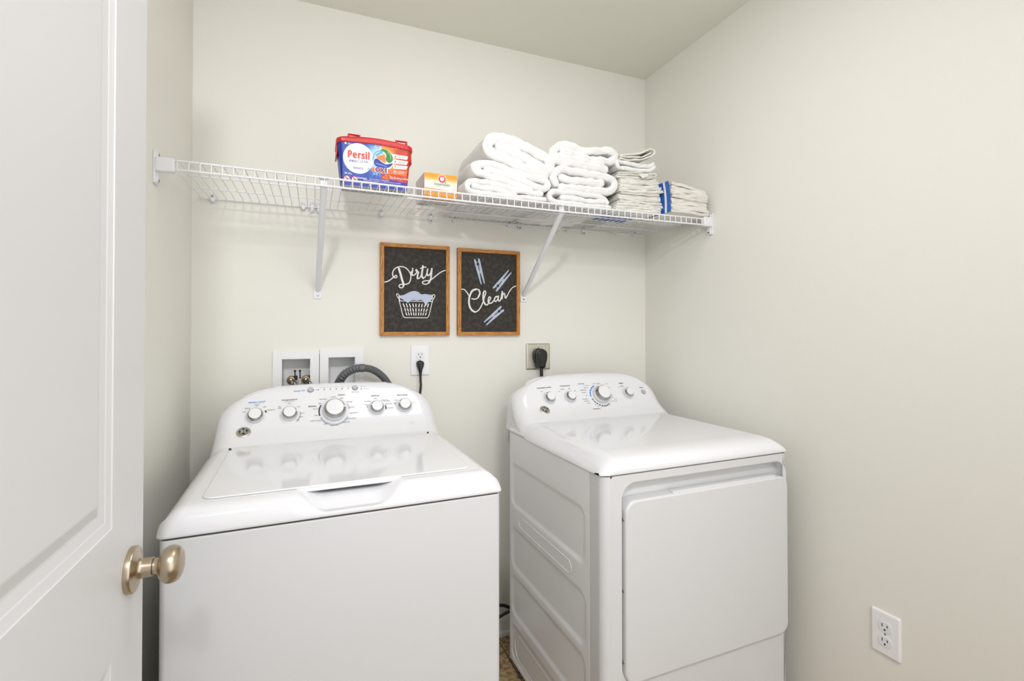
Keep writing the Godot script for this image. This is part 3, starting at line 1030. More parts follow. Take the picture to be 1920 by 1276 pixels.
func dryer() -> void:
	var d := thing("clothes_dryer", "white front-loading clothes dryer with square door, right of the washing machine", "dryer", Vector3(1.424, 0, 0.8036), 0.0178)
	var L := 0.626
	var yt := 0.8735
	# front panel with a recessed well for the door
	var mb := Mb.new()
	var fx := func(p: float) -> float: return p
	var well := [-0.2845, 0.3355, 0.3175, 0.852]  # x0 x1 y0 y1
	var outer := rrect(0.640, yt - 0.03, 0.004, 3, Vector2(0, (yt + 0.03) / 2))
	var inner := rrect(well[1] - well[0], well[3] - well[2], 0.046, 7, Vector2((well[0] + well[1]) / 2, (well[2] + well[3]) / 2))
	# flat front ring made of quads between the two outlines (both start at the +x side)
	var n1 := 64
	var oo := even_loop(outer, n1, inner)
	mb.patch([to3(oo[0], 0.0), to3(oo[1], 0.0)], true, false, Vector3(0, 0.45, -1))
	var rows := []
	for q in [[0.0, 0.0], [0.0015, -0.0008], [0.003, -0.003], [0.0045, -0.008], [0.0065, -0.030]]:
		rows.append(to3(shrink(oo[1], q[0]), q[1]))
	mb.patch(rows, true)
	mb.poly(shrink(oo[1], 0.0065), -0.030, true)
	# rounded vertical front edges and the short return to the side seam
	for sx in [-1.0, 1.0]:
		rows = []
		for k in 7:
			var a := PI / 2 * k / 6.0
			var x: float = sx * (0.343 - 0.023 + 0.023 * sin(a))
			var z := -0.023 + 0.023 * cos(a)
			rows.append(PackedVector3Array([Vector3(x + sx * 0.0001, 0.03, z), Vector3(x + sx * 0.0001, yt, z)]))
		rows.append(PackedVector3Array([Vector3(sx * 0.3431, 0.03, -0.064), Vector3(sx * 0.3431, yt, -0.064)]))
		mb.patch(rows, false, false, Vector3(0, 0.45, -0.2))
	mb.quad(Vector3(-0.32, yt, 0), Vector3(0.32, yt, 0), Vector3(0.343, yt, -0.064), Vector3(-0.343, yt, -0.064), Vector3(0, 0.4, 0))
	part("front_panel", mb, M.enamel, d)
	# side panels with pressed ribs
	var side := func(sx: float) -> Mb:
		var b := Mb.new()
		var z0 := -0.0655
		var z1 := -L
		var ny := 130
		var nz := 96
		var presses := [[-0.090, -0.609, 0.608, 0.762, 0.03], [-0.088, -0.607, 0.380, 0.527, 0.03], [-0.090, -0.608, 0.209, 0.351, 0.03], [-0.090, -0.612, 0.044, 0.168, 0.03]]
		var rr := []
		for i in ny + 1:
			var y := lerpf(0.03, yt, float(i) / ny)
			var row := PackedVector3Array()
			for j in nz + 1:
				var z := lerpf(z0, z1, float(j) / nz)
				var dx := 0.0
				for p in presses:
					var cz: float = (p[0] + p[1]) / 2
					var cy: float = (p[2] + p[3]) / 2
					var qz: float = absf(z - cz) - absf(p[0] - p[1]) / 2 + p[4]
					var qy: float = absf(y - cy) - absf(p[3] - p[2]) / 2 + p[4]
					var sd: float = Vector2(maxf(qz, 0), maxf(qy, 0)).length() + minf(maxf(qz, qy), 0.0) - p[4]
					dx += 0.0045 * smoothstep(0.003, -0.008, sd)
				row.append(Vector3(sx * (0.343 - dx), y, z))
			rr.append(row)
		b.patch(rr, false, false, Vector3(0, 0.4, -0.3))
		for e in [[z0, -1.0], [z1, 1.0]]:
			b.quad(Vector3(sx * 0.343, 0.03, e[0]), Vector3(sx * 0.333, 0.03, e[0] + e[1] * 0.001), Vector3(sx * 0.333, yt, e[0] + e[1] * 0.001), Vector3(sx * 0.343, yt, e[0]), Vector3(0, 0.4, -0.3))
		b.quad(Vector3(sx * 0.343, yt, z0), Vector3(sx * 0.333, yt, z0), Vector3(sx * 0.333, yt, z1), Vector3(sx * 0.343, yt, z1), Vector3(0, 0.4, -0.3))
		return b
	for sx in [-1.0, 1.0]:
		var sp := part("side_panel", side.call(sx), M.panel, d)
		mb = Mb.new()
		rib(mb, sx * 0.3432, -0.165, -0.542, 0.547, 0.585, 0.019)
		part("rib", mb, M.panel, sp)
		mb = Mb.new()
		mb.tube(PackedVector3Array([Vector3(sx * 0.3425, 0.03, -0.0668), Vector3(sx * 0.3425, yt, -0.0668)]), 0.0014, 8)
		part("added_glint_bead", mb, M.panel, sp)  # bead added to draw the bright highlight line along the seam
		if sx < 0.0:
			mb = Mb.new()
			rib(mb, sx * 0.339, -0.12, -0.587, 0.058, 0.146, 0.042)
			part("rib", mb, M.panel, sp)
	mb = Mb.new()
	mb.box(Vector3(0, 0.45, -L + 0.004), Vector3(0.684, 0.84, 0.006))
	part("back_panel", mb, M.panel, d)
	mb = Mb.new()
	mb.box(Vector3(0, yt + 0.0005, -0.316), Vector3(0.676, 0.006, 0.612))
	part("seam_gap", mb, M.shadow_gap, d)  # dark slab, shade of the seam put into its colour
	mb = Mb.new()
	mb.box(Vector3(0, 0.035, -0.32), Vector3(0.67, 0.006, 0.6))
	part("base_gap_shade", mb, M.shadow_gap, d)  # dark sheet painted for the shaded gap under the cabinet
	var lip := [Vector2(-0.008, 0.8760), Vector2(-0.001, 0.8760), Vector2(0.003, 0.8775), Vector2(0.004, 0.882), Vector2(0.0025, 0.8905), Vector2(-0.0035, 0.900), Vector2(-0.013, 0.9085), Vector2(-0.026, 0.9148), Vector2(-0.042, 0.9188), Vector2(-0.058, 0.9205), Vector2(-0.075, 0.9212)]
	part("top_cover", housing(0.9212, lip, 0.347, 0.062, 0.046), M.plastic, d)
	for sx in [-1.0, 1.0]:
		mb = Mb.new()
		mb.rbox(Vector3(sx * 0.332, 0.8805, -0.545), Vector3(0.022, 0.0125, 0.172), 0.004, 3)
		part("cover_rim", mb, M.plastic, d)
	# door
	mb = Mb.new()
	var dc := Vector2((-0.2775 + 0.3315) / 2, (0.3195 + 0.806) / 2)
	mb.xf = Transform3D(Basis(), Vector3(dc.x, dc.y, 0))
	mb.prism(rrect(0.609, 0.4865, 0.034, 8), -0.028, 0.010, 0.006)
	var dr := part("door", mb, M.enamel, d)
	mb = Mb.new()
	mb.rbox(Vector3(0.085, 0.8015, -0.006), Vector3(0.40, 0.020, 0.022), 0.005, 3)
	part("grip", mb, M.enamel, dr)
	for y in [0.755, 0.566, 0.378]:
		mb = Mb.new()
		mb.xf = facing(Vector3(-0.2778, y, -0.003), Vector3.LEFT)
		mb.lathe([Vector2(0, -0.001), Vector2(0.0042, 0), Vector2(0.0038, 0.0012), Vector2(0, 0.0016)], 14)
		part("screw", mb, M.steel, dr)
	for k in [[-193.3, 1002.0, 22.5, 22.0, 150], [-102.2, 1001.0, 22.5, 22.0, 120], [39.4, 1001.2, 37.0, 34.0, 118], [170.9, 1002.3, 22.5, 22.0, 140]]:
		dial("dial", d, k[0] * 0.001, k[1] * 0.001 - 0.006, k[2] * 0.00093, k[3] * 0.001, deg_to_rad(k[4]))
	button(d, 0.2525, 0.9986, 0.0095)
	badge(d, -0.2275, 0.9576)
	var dl := [["Extended Tumble",-201.9,1037.4,2],["Temperature",-109.6,1038.5,2],["Cottons",-35.4,1042.2,3],["Extended Tumble",-12.8,1034.8,4],["Less Dry",-18.3,1026.8,1],["Optimum Dry",-32.2,1018.3,1],["More Dry",-32.5,1009.5,1],["Off",-25.4,997.3,1],["Quick Fluff",-37.9,985.6,1],["Dewrinkle",-35.4,978.1,1],["Damp",-28.4,970.7,1],["Off",23.8,1039.7,1],["More Dry",45.1,1039.9,1],["Casuals",84.3,1037.8,4],["Less Dry",63.0,1033.6,4],["Extended",86.5,1022.5,4],["More Dry",88.3,993.5,1],["Less Dry",87.1,985.9,1],["Delicates",102.8,979.2,4],["Extended Tumble",90.2,971.9,4],["80",-0.8,963.7,1],["60",9.5,958.1,1],["50",21.6,955.2,1],["40",34.0,955.2,1],["30",46.2,956.9,1],["Time Dry",-5.5,950.3,2],["Signal",156.2,1038.3,2],["Start",248.8,1017.0,2],["Off",-217.4,1022.4,1],["Low",-141.6,1018.3,1],["Medium",-124.2,1026.1,1],["High",-93.7,1027.3,1],["Off",-71.9,1017.6,1],["Off",138.0,1022.0,1],["Medium",156.7,1026.0,1]]
	var arcs := []
	for k in 5:
		arcs.append([39.4, 996, 43.5, 48.5, 112 + k * 15, 124 + k * 15, [40, 130, 220]])
	for k in 8:
		arcs.append([39.4, 996, 43.5, 47.5, 196 + k * 14, 205 + k * 14, [40, 40, 44]])
	legend(d, dl, arcs)
	feet(d, 0.343, -0.57)

func rib(mb: Mb, x: float, za: float, zb: float, ya: float, yb: float, r: float) -> void:
	var base := rrect(absf(za - zb), yb - ya, minf(r, (yb - ya) * 0.499), 6, Vector2((za + zb) / 2, (ya + yb) / 2))
	var sx := signf(x)
	var pts := PackedVector3Array()
	for q in base:
		pts.append(Vector3(x, q.y, q.x))
	pts.append(pts[0])
	pts.append(pts[1])
	var rows := []
	mb.tube(pts, 0.0011, 6, false)

func to3(p: PackedVector2Array, z: float) -> PackedVector3Array:
	var o := PackedVector3Array()
	for q in p:
		o.append(Vector3(q.x, q.y, z))
	return o

# two loops with matching corners: outer points spread so that quads join corner to corner
func even_loop(outer: PackedVector2Array, _n: int, inner: PackedVector2Array) -> Array:
	var bo := Rect2(outer[0], Vector2.ZERO)
	for q in outer:
		bo = bo.expand(q)
	var bi := Rect2(inner[0], Vector2.ZERO)
	for q in inner:
		bi = bi.expand(q)
	var oo := PackedVector2Array()
	var m := inner.size() / 4
	for k in inner.size():
		var q := inner[k]
		var cn := k / m
		var f := float(k % m) / (m - 1)
		var corner: Vector2 = [bo.end, Vector2(bo.position.x, bo.end.y), bo.position, Vector2(bo.end.x, bo.position.y)][cn]
		# project the rounded corner points to the two edges next to the outer corner
		var p := corner
		var lim: Vector2 = [bi.end, Vector2(bi.position.x, bi.end.y), bi.position, Vector2(bi.end.x, bi.position.y)][cn]
		if f < 0.5:
			if cn % 2 == 0:
				p = Vector2(corner.x, lerpf(q.y, corner.y, f * 2.0))
			else:
				p = Vector2(lerpf(q.x, corner.x, f * 2.0), corner.y)
		else:
			if cn % 2 == 0:
				p = Vector2(lerpf(corner.x, q.x, f * 2.0 - 1.0), corner.y)
			else:
				p = Vector2(corner.x, lerpf(corner.y, q.y, f * 2.0 - 1.0))
		oo.append(p)
	return [oo, inner]

func shrink(p: PackedVector2Array, d: float) -> PackedVector2Array:
	var o := PackedVector2Array()
	var m := p.size()
	for k in m:
		var e0 := (p[k] - p[(k + m - 1) % m]).normalized()
		var e1 := (p[(k + 1) % m] - p[k]).normalized()
		var nn := Vector2(-e0.y, e0.x) + Vector2(-e1.y, e1.x)
		o.append(p[k] + nn / maxf(nn.length_squared() * 0.5, 0.2) * d)
	return o

# ---------------------------------------------------------------- shelf
const WIRE := 0.02533
const WX0 := 0.0524

func sag(x: float) -> float:
	return interp((x - WX0) / WIRE, [0, 14, 30, 44, 58, 68], [0.0035, 0.001, -0.0025, -0.0042, -0.0025, -0.0005])

func deck(x: float, z: float) -> float:
	return lerpf(1.7036, 1.6937, clampf(z / 0.42, 0, 1)) + sag(x) * clampf(z / 0.42, 0, 1)

func rod(z: float, y: float, r: float, front: bool, xa := 0.02, xb := 1.812) -> Mb:
	var mb := Mb.new()
	var p := PackedVector3Array()
	for k in 41:
		var x := lerpf(xa, xb, k / 40.0)
		p.append(Vector3(x, y + (sag(x) if front else sag(x) * z / 0.42), z))
	mb.tube(p, r, 8)
	return mb

func shelf() -> void:
	var s := thing("wire_shelf", "long white ventilated wire shelf along the back wall holding towels", "shelf", Vector3.ZERO)
	part("front_rod", rod(0.4195, 1.6922, 0.0030, true, 0.012, 1.818), M.wire, s)
	part("lower_rod", rod(0.4215, 1.6686, 0.0030, true, 0.012, 1.818), M.wire, s)
	part("cross_rod", rod(0.291, 1.6937, 0.0024, false, 0.046, 1.79), M.wire, s)
	part("cross_rod", rod(0.148, 1.6972, 0.0024, false, 0.046, 1.79), M.wire, s)
	part("back_rod", rod(0.012, 1.7006, 0.0027, false, 0.02, 1.815), M.wire, s)
	for i in range(-1, 70):
		var x := WX0 + WIRE * i
		var mb := Mb.new()
		var p := PackedVector3Array()
		for k in 7:
			var z := lerpf(0.010, 0.412, k / 6.0)
			p.append(Vector3(x, deck(x, z), z))
		var y0 := 1.6937 + sag(x)
		p.append_array([Vector3(x, y0 + 0.0008, 0.419), Vector3(x, y0 - 0.0008, 0.4232), Vector3(x, y0 - 0.005, 0.4248), Vector3(x, y0 - 0.026, 0.4258), Vector3(x, y0 - 0.0285, 0.4255)])
		mb.tube(p, 0.00150, 6)
		part("deck_wire", mb, M.wire, s)
	# clips along the back wall
	var one := [0.0623, 0.343, 0.6152, 0.8998, 1.1354, 1.4137, 1.7653]
	for x in one:
		var mb := Mb.new()
		mb.rbox(Vector3(x, 1.703, 0.006), Vector3(0.013, 0.026, 0.012), 0.004, 3)
		mb.xf = facing(Vector3(x, 1.696, 0.002), Vector3.BACK)
		mb.lathe([Vector2(0.008, 0), Vector2(0.008, 0.011), Vector2(0.006, 0.015), Vector2(0, 0.0165)], 20)
		var cl := part("wall_clip", mb, M.soft_white, s)
		mb = Mb.new()
		mb.xf = facing(Vector3(x, 1.7095, 0.0115), Vector3.BACK)
		mb.lathe([Vector2(0.0045, 0), Vector2(0.004, 0.0015), Vector2(0, 0.002)], 14)
		part("screw", mb, M.steel, cl)
	for x in [0.3732, 0.3948, 0.805, 1.1844, 1.4944]:
		var mb := Mb.new()
		mb.rbox(Vector3(x, 1.7005, 0.0055), Vector3(0.014, 0.036, 0.011), 0.004, 3)
		var cl := part("wall_clip", mb, M.soft_white, s)
		for y in [1.7125, 1.6885]:
			mb = Mb.new()
			mb.xf = facing(Vector3(x, y, 0.0105), Vector3.BACK)
			mb.lathe([Vector2(0.0045, 0), Vector2(0.004, 0.0015), Vector2(0, 0.002)], 14)
			part("screw", mb, M.steel, cl)
	# end brackets
	for e in [[0.0, 1.0, "left"], [XR, -1.0, "right"]]:
		var x: float = e[0]
		var sg: float = e[1]
		var b := thing("shelf_bracket", "white plastic end bracket joining shelf front to %s wall" % e[2], "bracket", Vector3(x, 1.6745, 0.4115), 0.0, "end brackets of the shelf")
		var mb := Mb.new()
		mb.rbox(Vector3(sg * 0.003, 0, 0), Vector3(0.006, 0.084, 0.032), 0.002, 2)
		mb.rbox(Vector3(sg * 0.005, 0, 0.0), Vector3(0.010, 0.076, 0.018), 0.002, 2)
		part("wall_plate", mb, M.soft_white, b)
		mb = Mb.new()
		mb.rbox(Vector3(sg * 0.026, 0.0065, 0.0085), Vector3(0.042, 0.037, 0.020), 0.004, 3)
		part("sleeve", mb, M.soft_white, b)
		for y in [0.033, -0.033]:
			mb = Mb.new()
			mb.xf = facing(Vector3(sg * 0.0095, y, 0), Vector3.RIGHT * sg)
			mb.lathe([Vector2(0.004, 0), Vector2(0.0038, 0.0015), Vector2(0, 0.002)], 14)
			part("screw", mb, M.steel, b)
	# diagonal braces
	for e in [[0.3925, 0.4047, 1.398, "left of the chalkboard pictures"], [1.2045, 1.1715, 1.402, "right of the chalkboard pictures"]]:
		var b := thing("shelf_brace", "white slanted strut under shelf, %s" % e[3], "brace", Vector3(e[0], e[2], 0), 0.0, "slanted struts under the shelf")
		var mb := Mb.new()
		mb.rbox(Vector3(0, -0.003, 0.0022), Vector3(0.030, 0.046, 0.0044), 0.002, 2)
		part("foot_plate", mb, M.soft_white, b)
		var a := Vector3(0, 0.004, 0.006)
		var tp := Vector3(e[1] - e[0], 1.668 + sag(e[1]) - e[2], 0.414)
		var dir := (tp - a).normalized()
		mb = Mb.new()
		mb.xf = Transform3D(facing(Vector3.ZERO, dir, Vector3.BACK).basis, a)
		var u := PackedVector2Array()
		for k in 9:
			var an := PI * k / 8.0
			u.append(Vector2(cos(an) * 0.0095, sin(an) * 0.006))
		u.append(Vector2(-0.0095, -0.004))
		u.append(Vector2(-0.0078, -0.004))
		for k in 9:
			var an := PI - PI * k / 8.0
			u.append(Vector2(cos(an) * 0.0078, sin(an) * 0.0043))
		u.append(Vector2(0.0078, -0.004))
		u.append(Vector2(0.0095, -0.004))
		mb.prism(u, 0.0, (tp - a).length(), 0.0, false)
		part("strut", mb, M.soft_white, b)
		mb = Mb.new()
		mb.rbox(tp + Vector3(0, 0.012, -0.004), Vector3(0.019, 0.030, 0.006), 0.002, 2)
		mb.rbox(tp + Vector3(0, 0.0235, 0.004), Vector3(0.026, 0.005, 0.016), 0.002, 2)
		part("hook", mb, M.soft_white, b)
		mb = Mb.new()
		mb.xf = facing(Vector3(0, -0.014, 0.0042), Vector3.BACK)
		mb.lathe([Vector2(0.0042, 0), Vector2(0.0038, 0.0015), Vector2(0, 0.002)], 14)
		part("screw", mb, M.steel, b)

# ---------------------------------------------------------------- pictures
func frame_of(called: String, label: String, ce: Vector3, w: float, h: float) -> Node3D:
	var o := thing(called, label, "picture", ce, 0.0)
	var b := 0.0145
	var dp := 0.02
	for k in 4:
		var mb := Mb.new()
		var half := (w if k % 2 == 0 else h) / 2
		var off := (h if k % 2 == 0 else w) / 2
		mb.xf = Transform3D(Basis(Vector3.BACK, PI / 2 * k), Vector3.ZERO)
		var pg := PackedVector2Array([Vector2(-half, -off), Vector2(half, -off), Vector2(half - b, -off + b), Vector2(-half + b, -off + b)])
		mb.prism(pg, 0.0, dp, 0.0015, false)
		part("frame_rail", mb, M.frame_wood[k % 2], o)
	var mb := Mb.new()
	mb.box(Vector3(0, 0, 0.006), Vector3(w - b * 1.6, h - b * 1.6, 0.008))
	part("board", mb, M.board, o)
	return o

func pictures() -> void:
	var z := 0.0104
	var o := frame_of("framed_picture", "wood-framed chalkboard picture lettered Dirty above a laundry basket", Vector3(0.7447, 1.41335, 0.0005), 0.268, 0.352)
	var mb := Mb.new()
	mb.rgb(236, 234, 230)
	var thin := 0.0040
	mb.stroke(smooth2(pts2([-121,27,-108,29,-95,37,-83,48,-75,54,-71,50,-75,45,-83,47,-87,56,-86,68,-77,81,-61,88,-44,87,-29,77,-19,60,-19,41,-25,27,-38,21,-44,22]), 6), thin, z)
	mb.stroke(smooth2(pts2([-64,81,-58,62,-52,40,-47,25,-46,17]), 6), 0.0078, z + 0.0001)
	mb.stroke(smooth2(pts2([-46,17,-48,10,-54,7,-61,9,-63,15,-58,20,-50,20,-43,21]), 6), thin, z + 0.0002)
	mb.stroke(smooth2(pts2([-19,66,-11,76,-15,65,-14,58,-7,57,1,64,7,75,3,80,1,75,9,72,12,68,7,53,7,45,15,47,23,62,29,95]), 6), thin, z)
	mb.stroke(smooth2(pts2([-11,76,-14,66,-13,59]), 5), 0.006, z + 0.0001)
	mb.stroke(smooth2(pts2([11,70,8,58,7,47]), 5), 0.006, z + 0.0001)
	mb.stroke(smooth2(pts2([29,95,25,68,25,54,30,47]), 5), 0.0068, z + 0.0001)
	mb.stroke(smooth2(pts2([30,47,38,53,44,66,48,84]), 5), thin, z)
	mb.stroke(smooth2(pts2([48,84,45,69,48,58,55,62,60,70,64,86]), 5), 0.0052, z + 0.0002)
	mb.stroke(smooth2(pts2([64,86,62,64,59,44,52,30]), 5), 0.0062, z + 0.0001)
	mb.stroke(smooth2(pts2([52,30,41,24,30,26,27,32,36,37,54,39,63,44,80,58,99,73,112,80,121,82]), 5), thin, z)
	mb.stroke(smooth2(pts2([19,85,28,89,41,91]), 4), 0.0036, z + 0.0002)
	mb.disc(Vector2(-0.011, 0.083), 0.0032, z, 14)
	part("lettering", mb, M.chalk, o)
	mb = Mb.new()
	mb.rgb(190, 201, 222)
	var cl := smooth2(pts2([-62,-23,-44,-20,-28,-11,-13,-5,0,-4,12,-8,23,-16,38,-14,57,-17,68,-17,63,-27,61,-39,54,-42,48,-48,44,-57,40,-59,34,-49,29,-41,20,-37,8,-40,-6,-38,-18,-40,-25,-48,-33,-49,-41,-41,-52,-36,-61,-30,-62,-23]), 3)
	cl.remove_at(cl.size() - 1)
	mb.poly(cl, z + 0.0003)
	part("printed_cloth", mb, M.chalk, o)
	mb = Mb.new()
	mb.rgb(238, 238, 238)
	mb.stroke(pts2([-64,-43,68,-43]), 0.0026, z)
	mb.stroke(smooth2(pts2([-59,-41,-66,-32,-71,-23,-72,-18,-69,-16,-64,-20,-61,-30,-62,-43,-56,-66,-51,-89,-47,-101,-42,-106,-31,-107,4,-107,41,-107,48,-105,53,-97,59,-74,66,-43,75,-25,76,-19,72,-15,67,-21,64,-35]), 4), 0.0026, z)
	mb.stroke(smooth2(pts2([-63,-25,-65,-31,-62,-36,-60,-32,-63,-25]), 4), 0.0016, z)
	mb.stroke(smooth2(pts2([67,-26,65,-32,68,-36,70,-31,67,-26]), 4), 0.0016, z)
	for a in [[-47,-54,-42,-66,-35,-54,-31,-66,-23,-54,-19,-66,-10,-54,-8,-65,2,-54,2,-65,15,-54,13,-65,26,-54,24,-65,39,-55,35,-65,51,-53,47,-65], [-41,-72,-38,-82,-31,-73,-27,-82,-20,-72,-18,-82,-10,-72,-8,-82,2,-72,2,-82,14,-73,13,-81,25,-72,22,-81,35,-72,32,-82,46,-73,42,-82], [-37,-88,-33,-97,-27,-88,-24,-97,-17,-88,-15,-97,-7,-88,-6,-97,2,-88,2,-97,13,-88,12,-97,22,-88,21,-96,32,-88,29,-96,42,-88,39,-96]]:
		for k in range(0, a.size(), 4):
			mb.stroke(pts2(a.slice(k, k + 4)), 0.0036, z)
	part("printed_basket", mb, M.chalk, o)
	# second picture
	o = frame_of("framed_picture", "wood-framed chalkboard picture lettered Clean among three clothes pegs", Vector3(1.0468, 1.4121, 0.0005), 0.2694, 0.3504)
	mb = Mb.new()
	mb.rgb(236, 234, 230)
	mb.stroke(smooth2(pts2([-121,10,-108,10,-97,1,-85,-17]), 6), thin, z)
	mb.stroke(smooth2(pts2([-74,-27,-59,-28,-46,-20,-39,-4,-43,9,-56,12,-71,6,-81,-11,-86,-33,-84,-55,-75,-72,-62,-80,-49,-76,-36,-60,-26,-38,-19,-16,-14,0,-19,6,-24,0,-26,-19]), 6), 0.0046, z)
	mb.stroke(smooth2(pts2([-56,12,-71,6,-81,-11,-86,-33,-84,-55,-75,-72,-62,-80]), 6), 0.0074, z + 0.0001)
	mb.stroke(smooth2(pts2([-43,8,-40,-3,-46,-19]), 6), 0.0062, z + 0.0001)
	mb.stroke(smooth2(pts2([-24,0,-26,-19,-23,-38,-16,-49]), 5), 0.0068, z + 0.0001)
	mb.stroke(smooth2(pts2([-16,-49,-9,-51,-3,-44,2,-31,7,-23,2,-17,-3,-25,-4,-38,2,-44,11,-42,21,-31,28,-18,38,-17,31,-15,24,-23,24,-32,29,-36,38,-26,41,-14]), 5), 0.0048, z + 0.0002)
	mb.stroke(smooth2(pts2([41,-13,40,-27,45,-34,52,-24,56,-1,58,8,57,-11,56,-26,60,-8,65,-1,69,-6,70,-16,73,-21,79,-12]), 5), 0.0052, z + 0.0003)
	mb.stroke(smooth2(pts2([79,-12,89,6,103,23,121,32]), 5), thin, z + 0.0002)
	part("lettering", mb, M.chalk, o)
	for q in [[-58, 134, -27, 34, 0.052], [24, 12, 93, 92, 0.052], [60, -62, -18, -128, 0.052]]:
		mb = Mb.new()
		var p0 := Vector2(q[0], q[1]) * 0.001
		var p1 := Vector2(q[2], q[3]) * 0.001
		peg(mb, p0 + (Vector2(0.004, 0.002) if q[0] < 0 else Vector2.ZERO), p1, z + 0.0002)
		part("printed_peg", mb, M.chalk, o)

# printed clothes peg from its jaw end a to its tail end b
func peg(mb: Mb, a: Vector2, b: Vector2, z: float) -> void:
	var y := (b - a)
	var l := y.length()
	y = y / l
	var x := Vector2(y.y, -y.x)
	mb.rgb(186, 197, 217)
	for s in [-1.0, 1.0]:
		var pg := PackedVector2Array()
		for q in [[0.0015, 0.14], [0.0045, 0.17], [0.0055, 0.22], [0.002, 0.28], [0.0012, 0.5], [0.0052, 0.97], [0.0062, 1.0], [0.0085, 1.0], [0.0098, 0.95], [0.0118, 0.45], [0.0128, 0.04], [0.0105, 0.0], [0.0070, 0.0], [0.0045, 0.08]]:
			pg.append(a + x * (s * q[0]) + y * (l * q[1]))
		mb.poly(pg, z)
	mb.rgb(225, 229, 236)
	mb.ring(a + y * (l * 0.52), 0.0022, 0.0042, z + 0.0002)
	mb.stroke(PackedVector2Array([a + y * (l * 0.52) + x * 0.003, a + y * (l * 0.38) + x * 0.0125]), 0.0012, z + 0.0003)
	mb.rgb(40, 37, 34)
	mb.disc(a + y * (l * 0.52), 0.0022, z + 0.0003, 14)

# ---------------------------------------------------------------- wall fittings
func outlet(called: String, label: String, xf: Transform3D, w: float, h: float, second := true) -> Node3D:
	var o := thing(called, label, "outlet", xf.origin)
	o.transform = xf
	var mb := Mb.new()
	mb.prism(rrect(w, h, 0.0052, 4), 0.0, 0.0058, 0.0045)
	part("cover_plate", mb, M.trim, o)
	for sy in [1.0, -1.0]:
		if sy < 0.0 and not second:
			continue
		var c := Vector2(0, sy * 0.0195)
		var pg := PackedVector2Array()
		for k in 40:
			var a := TAU * k / 40
			pg.append(c + Vector2(clampf(cos(a) * 0.0172, -0.0172, 0.0172), clampf(sin(a) * 0.0172, -0.0140, 0.0140)))
		mb = Mb.new()
		mb.prism(pg, 0.004, 0.0072, 0.0006)
		var s := part("socket", mb, M.soft_white, o)
		mb = Mb.new()
		mb.box(Vector3(-0.0063, c.y + 0.0035, 0.0070), Vector3(0.0021, 0.0085, 0.0012))
		mb.box(Vector3(0.0063, c.y + 0.0035, 0.0070), Vector3(0.0021, 0.0070, 0.0012))
		mb.disc(Vector2(0, c.y - 0.0075), 0.0026, 0.0076, 16)
		part("slot", mb, M.black, s)
		mb = Mb.new()
		mb.ring(c, 0.0172, 0.0178, 0.0057, 0, TAU, 32)
		part("socket_gap", mb, M.shadow_gap, o) if false else null
	mb = Mb.new()
	mb.xf = facing(Vector3(0, 0, 0.005), Vector3.BACK)
	mb.lathe([Vector2(0.003, 0), Vector2(0.0028, 0.0012), Vector2(0, 0.0016)], 14)
	part("screw", mb, M.steel, o)
	return o

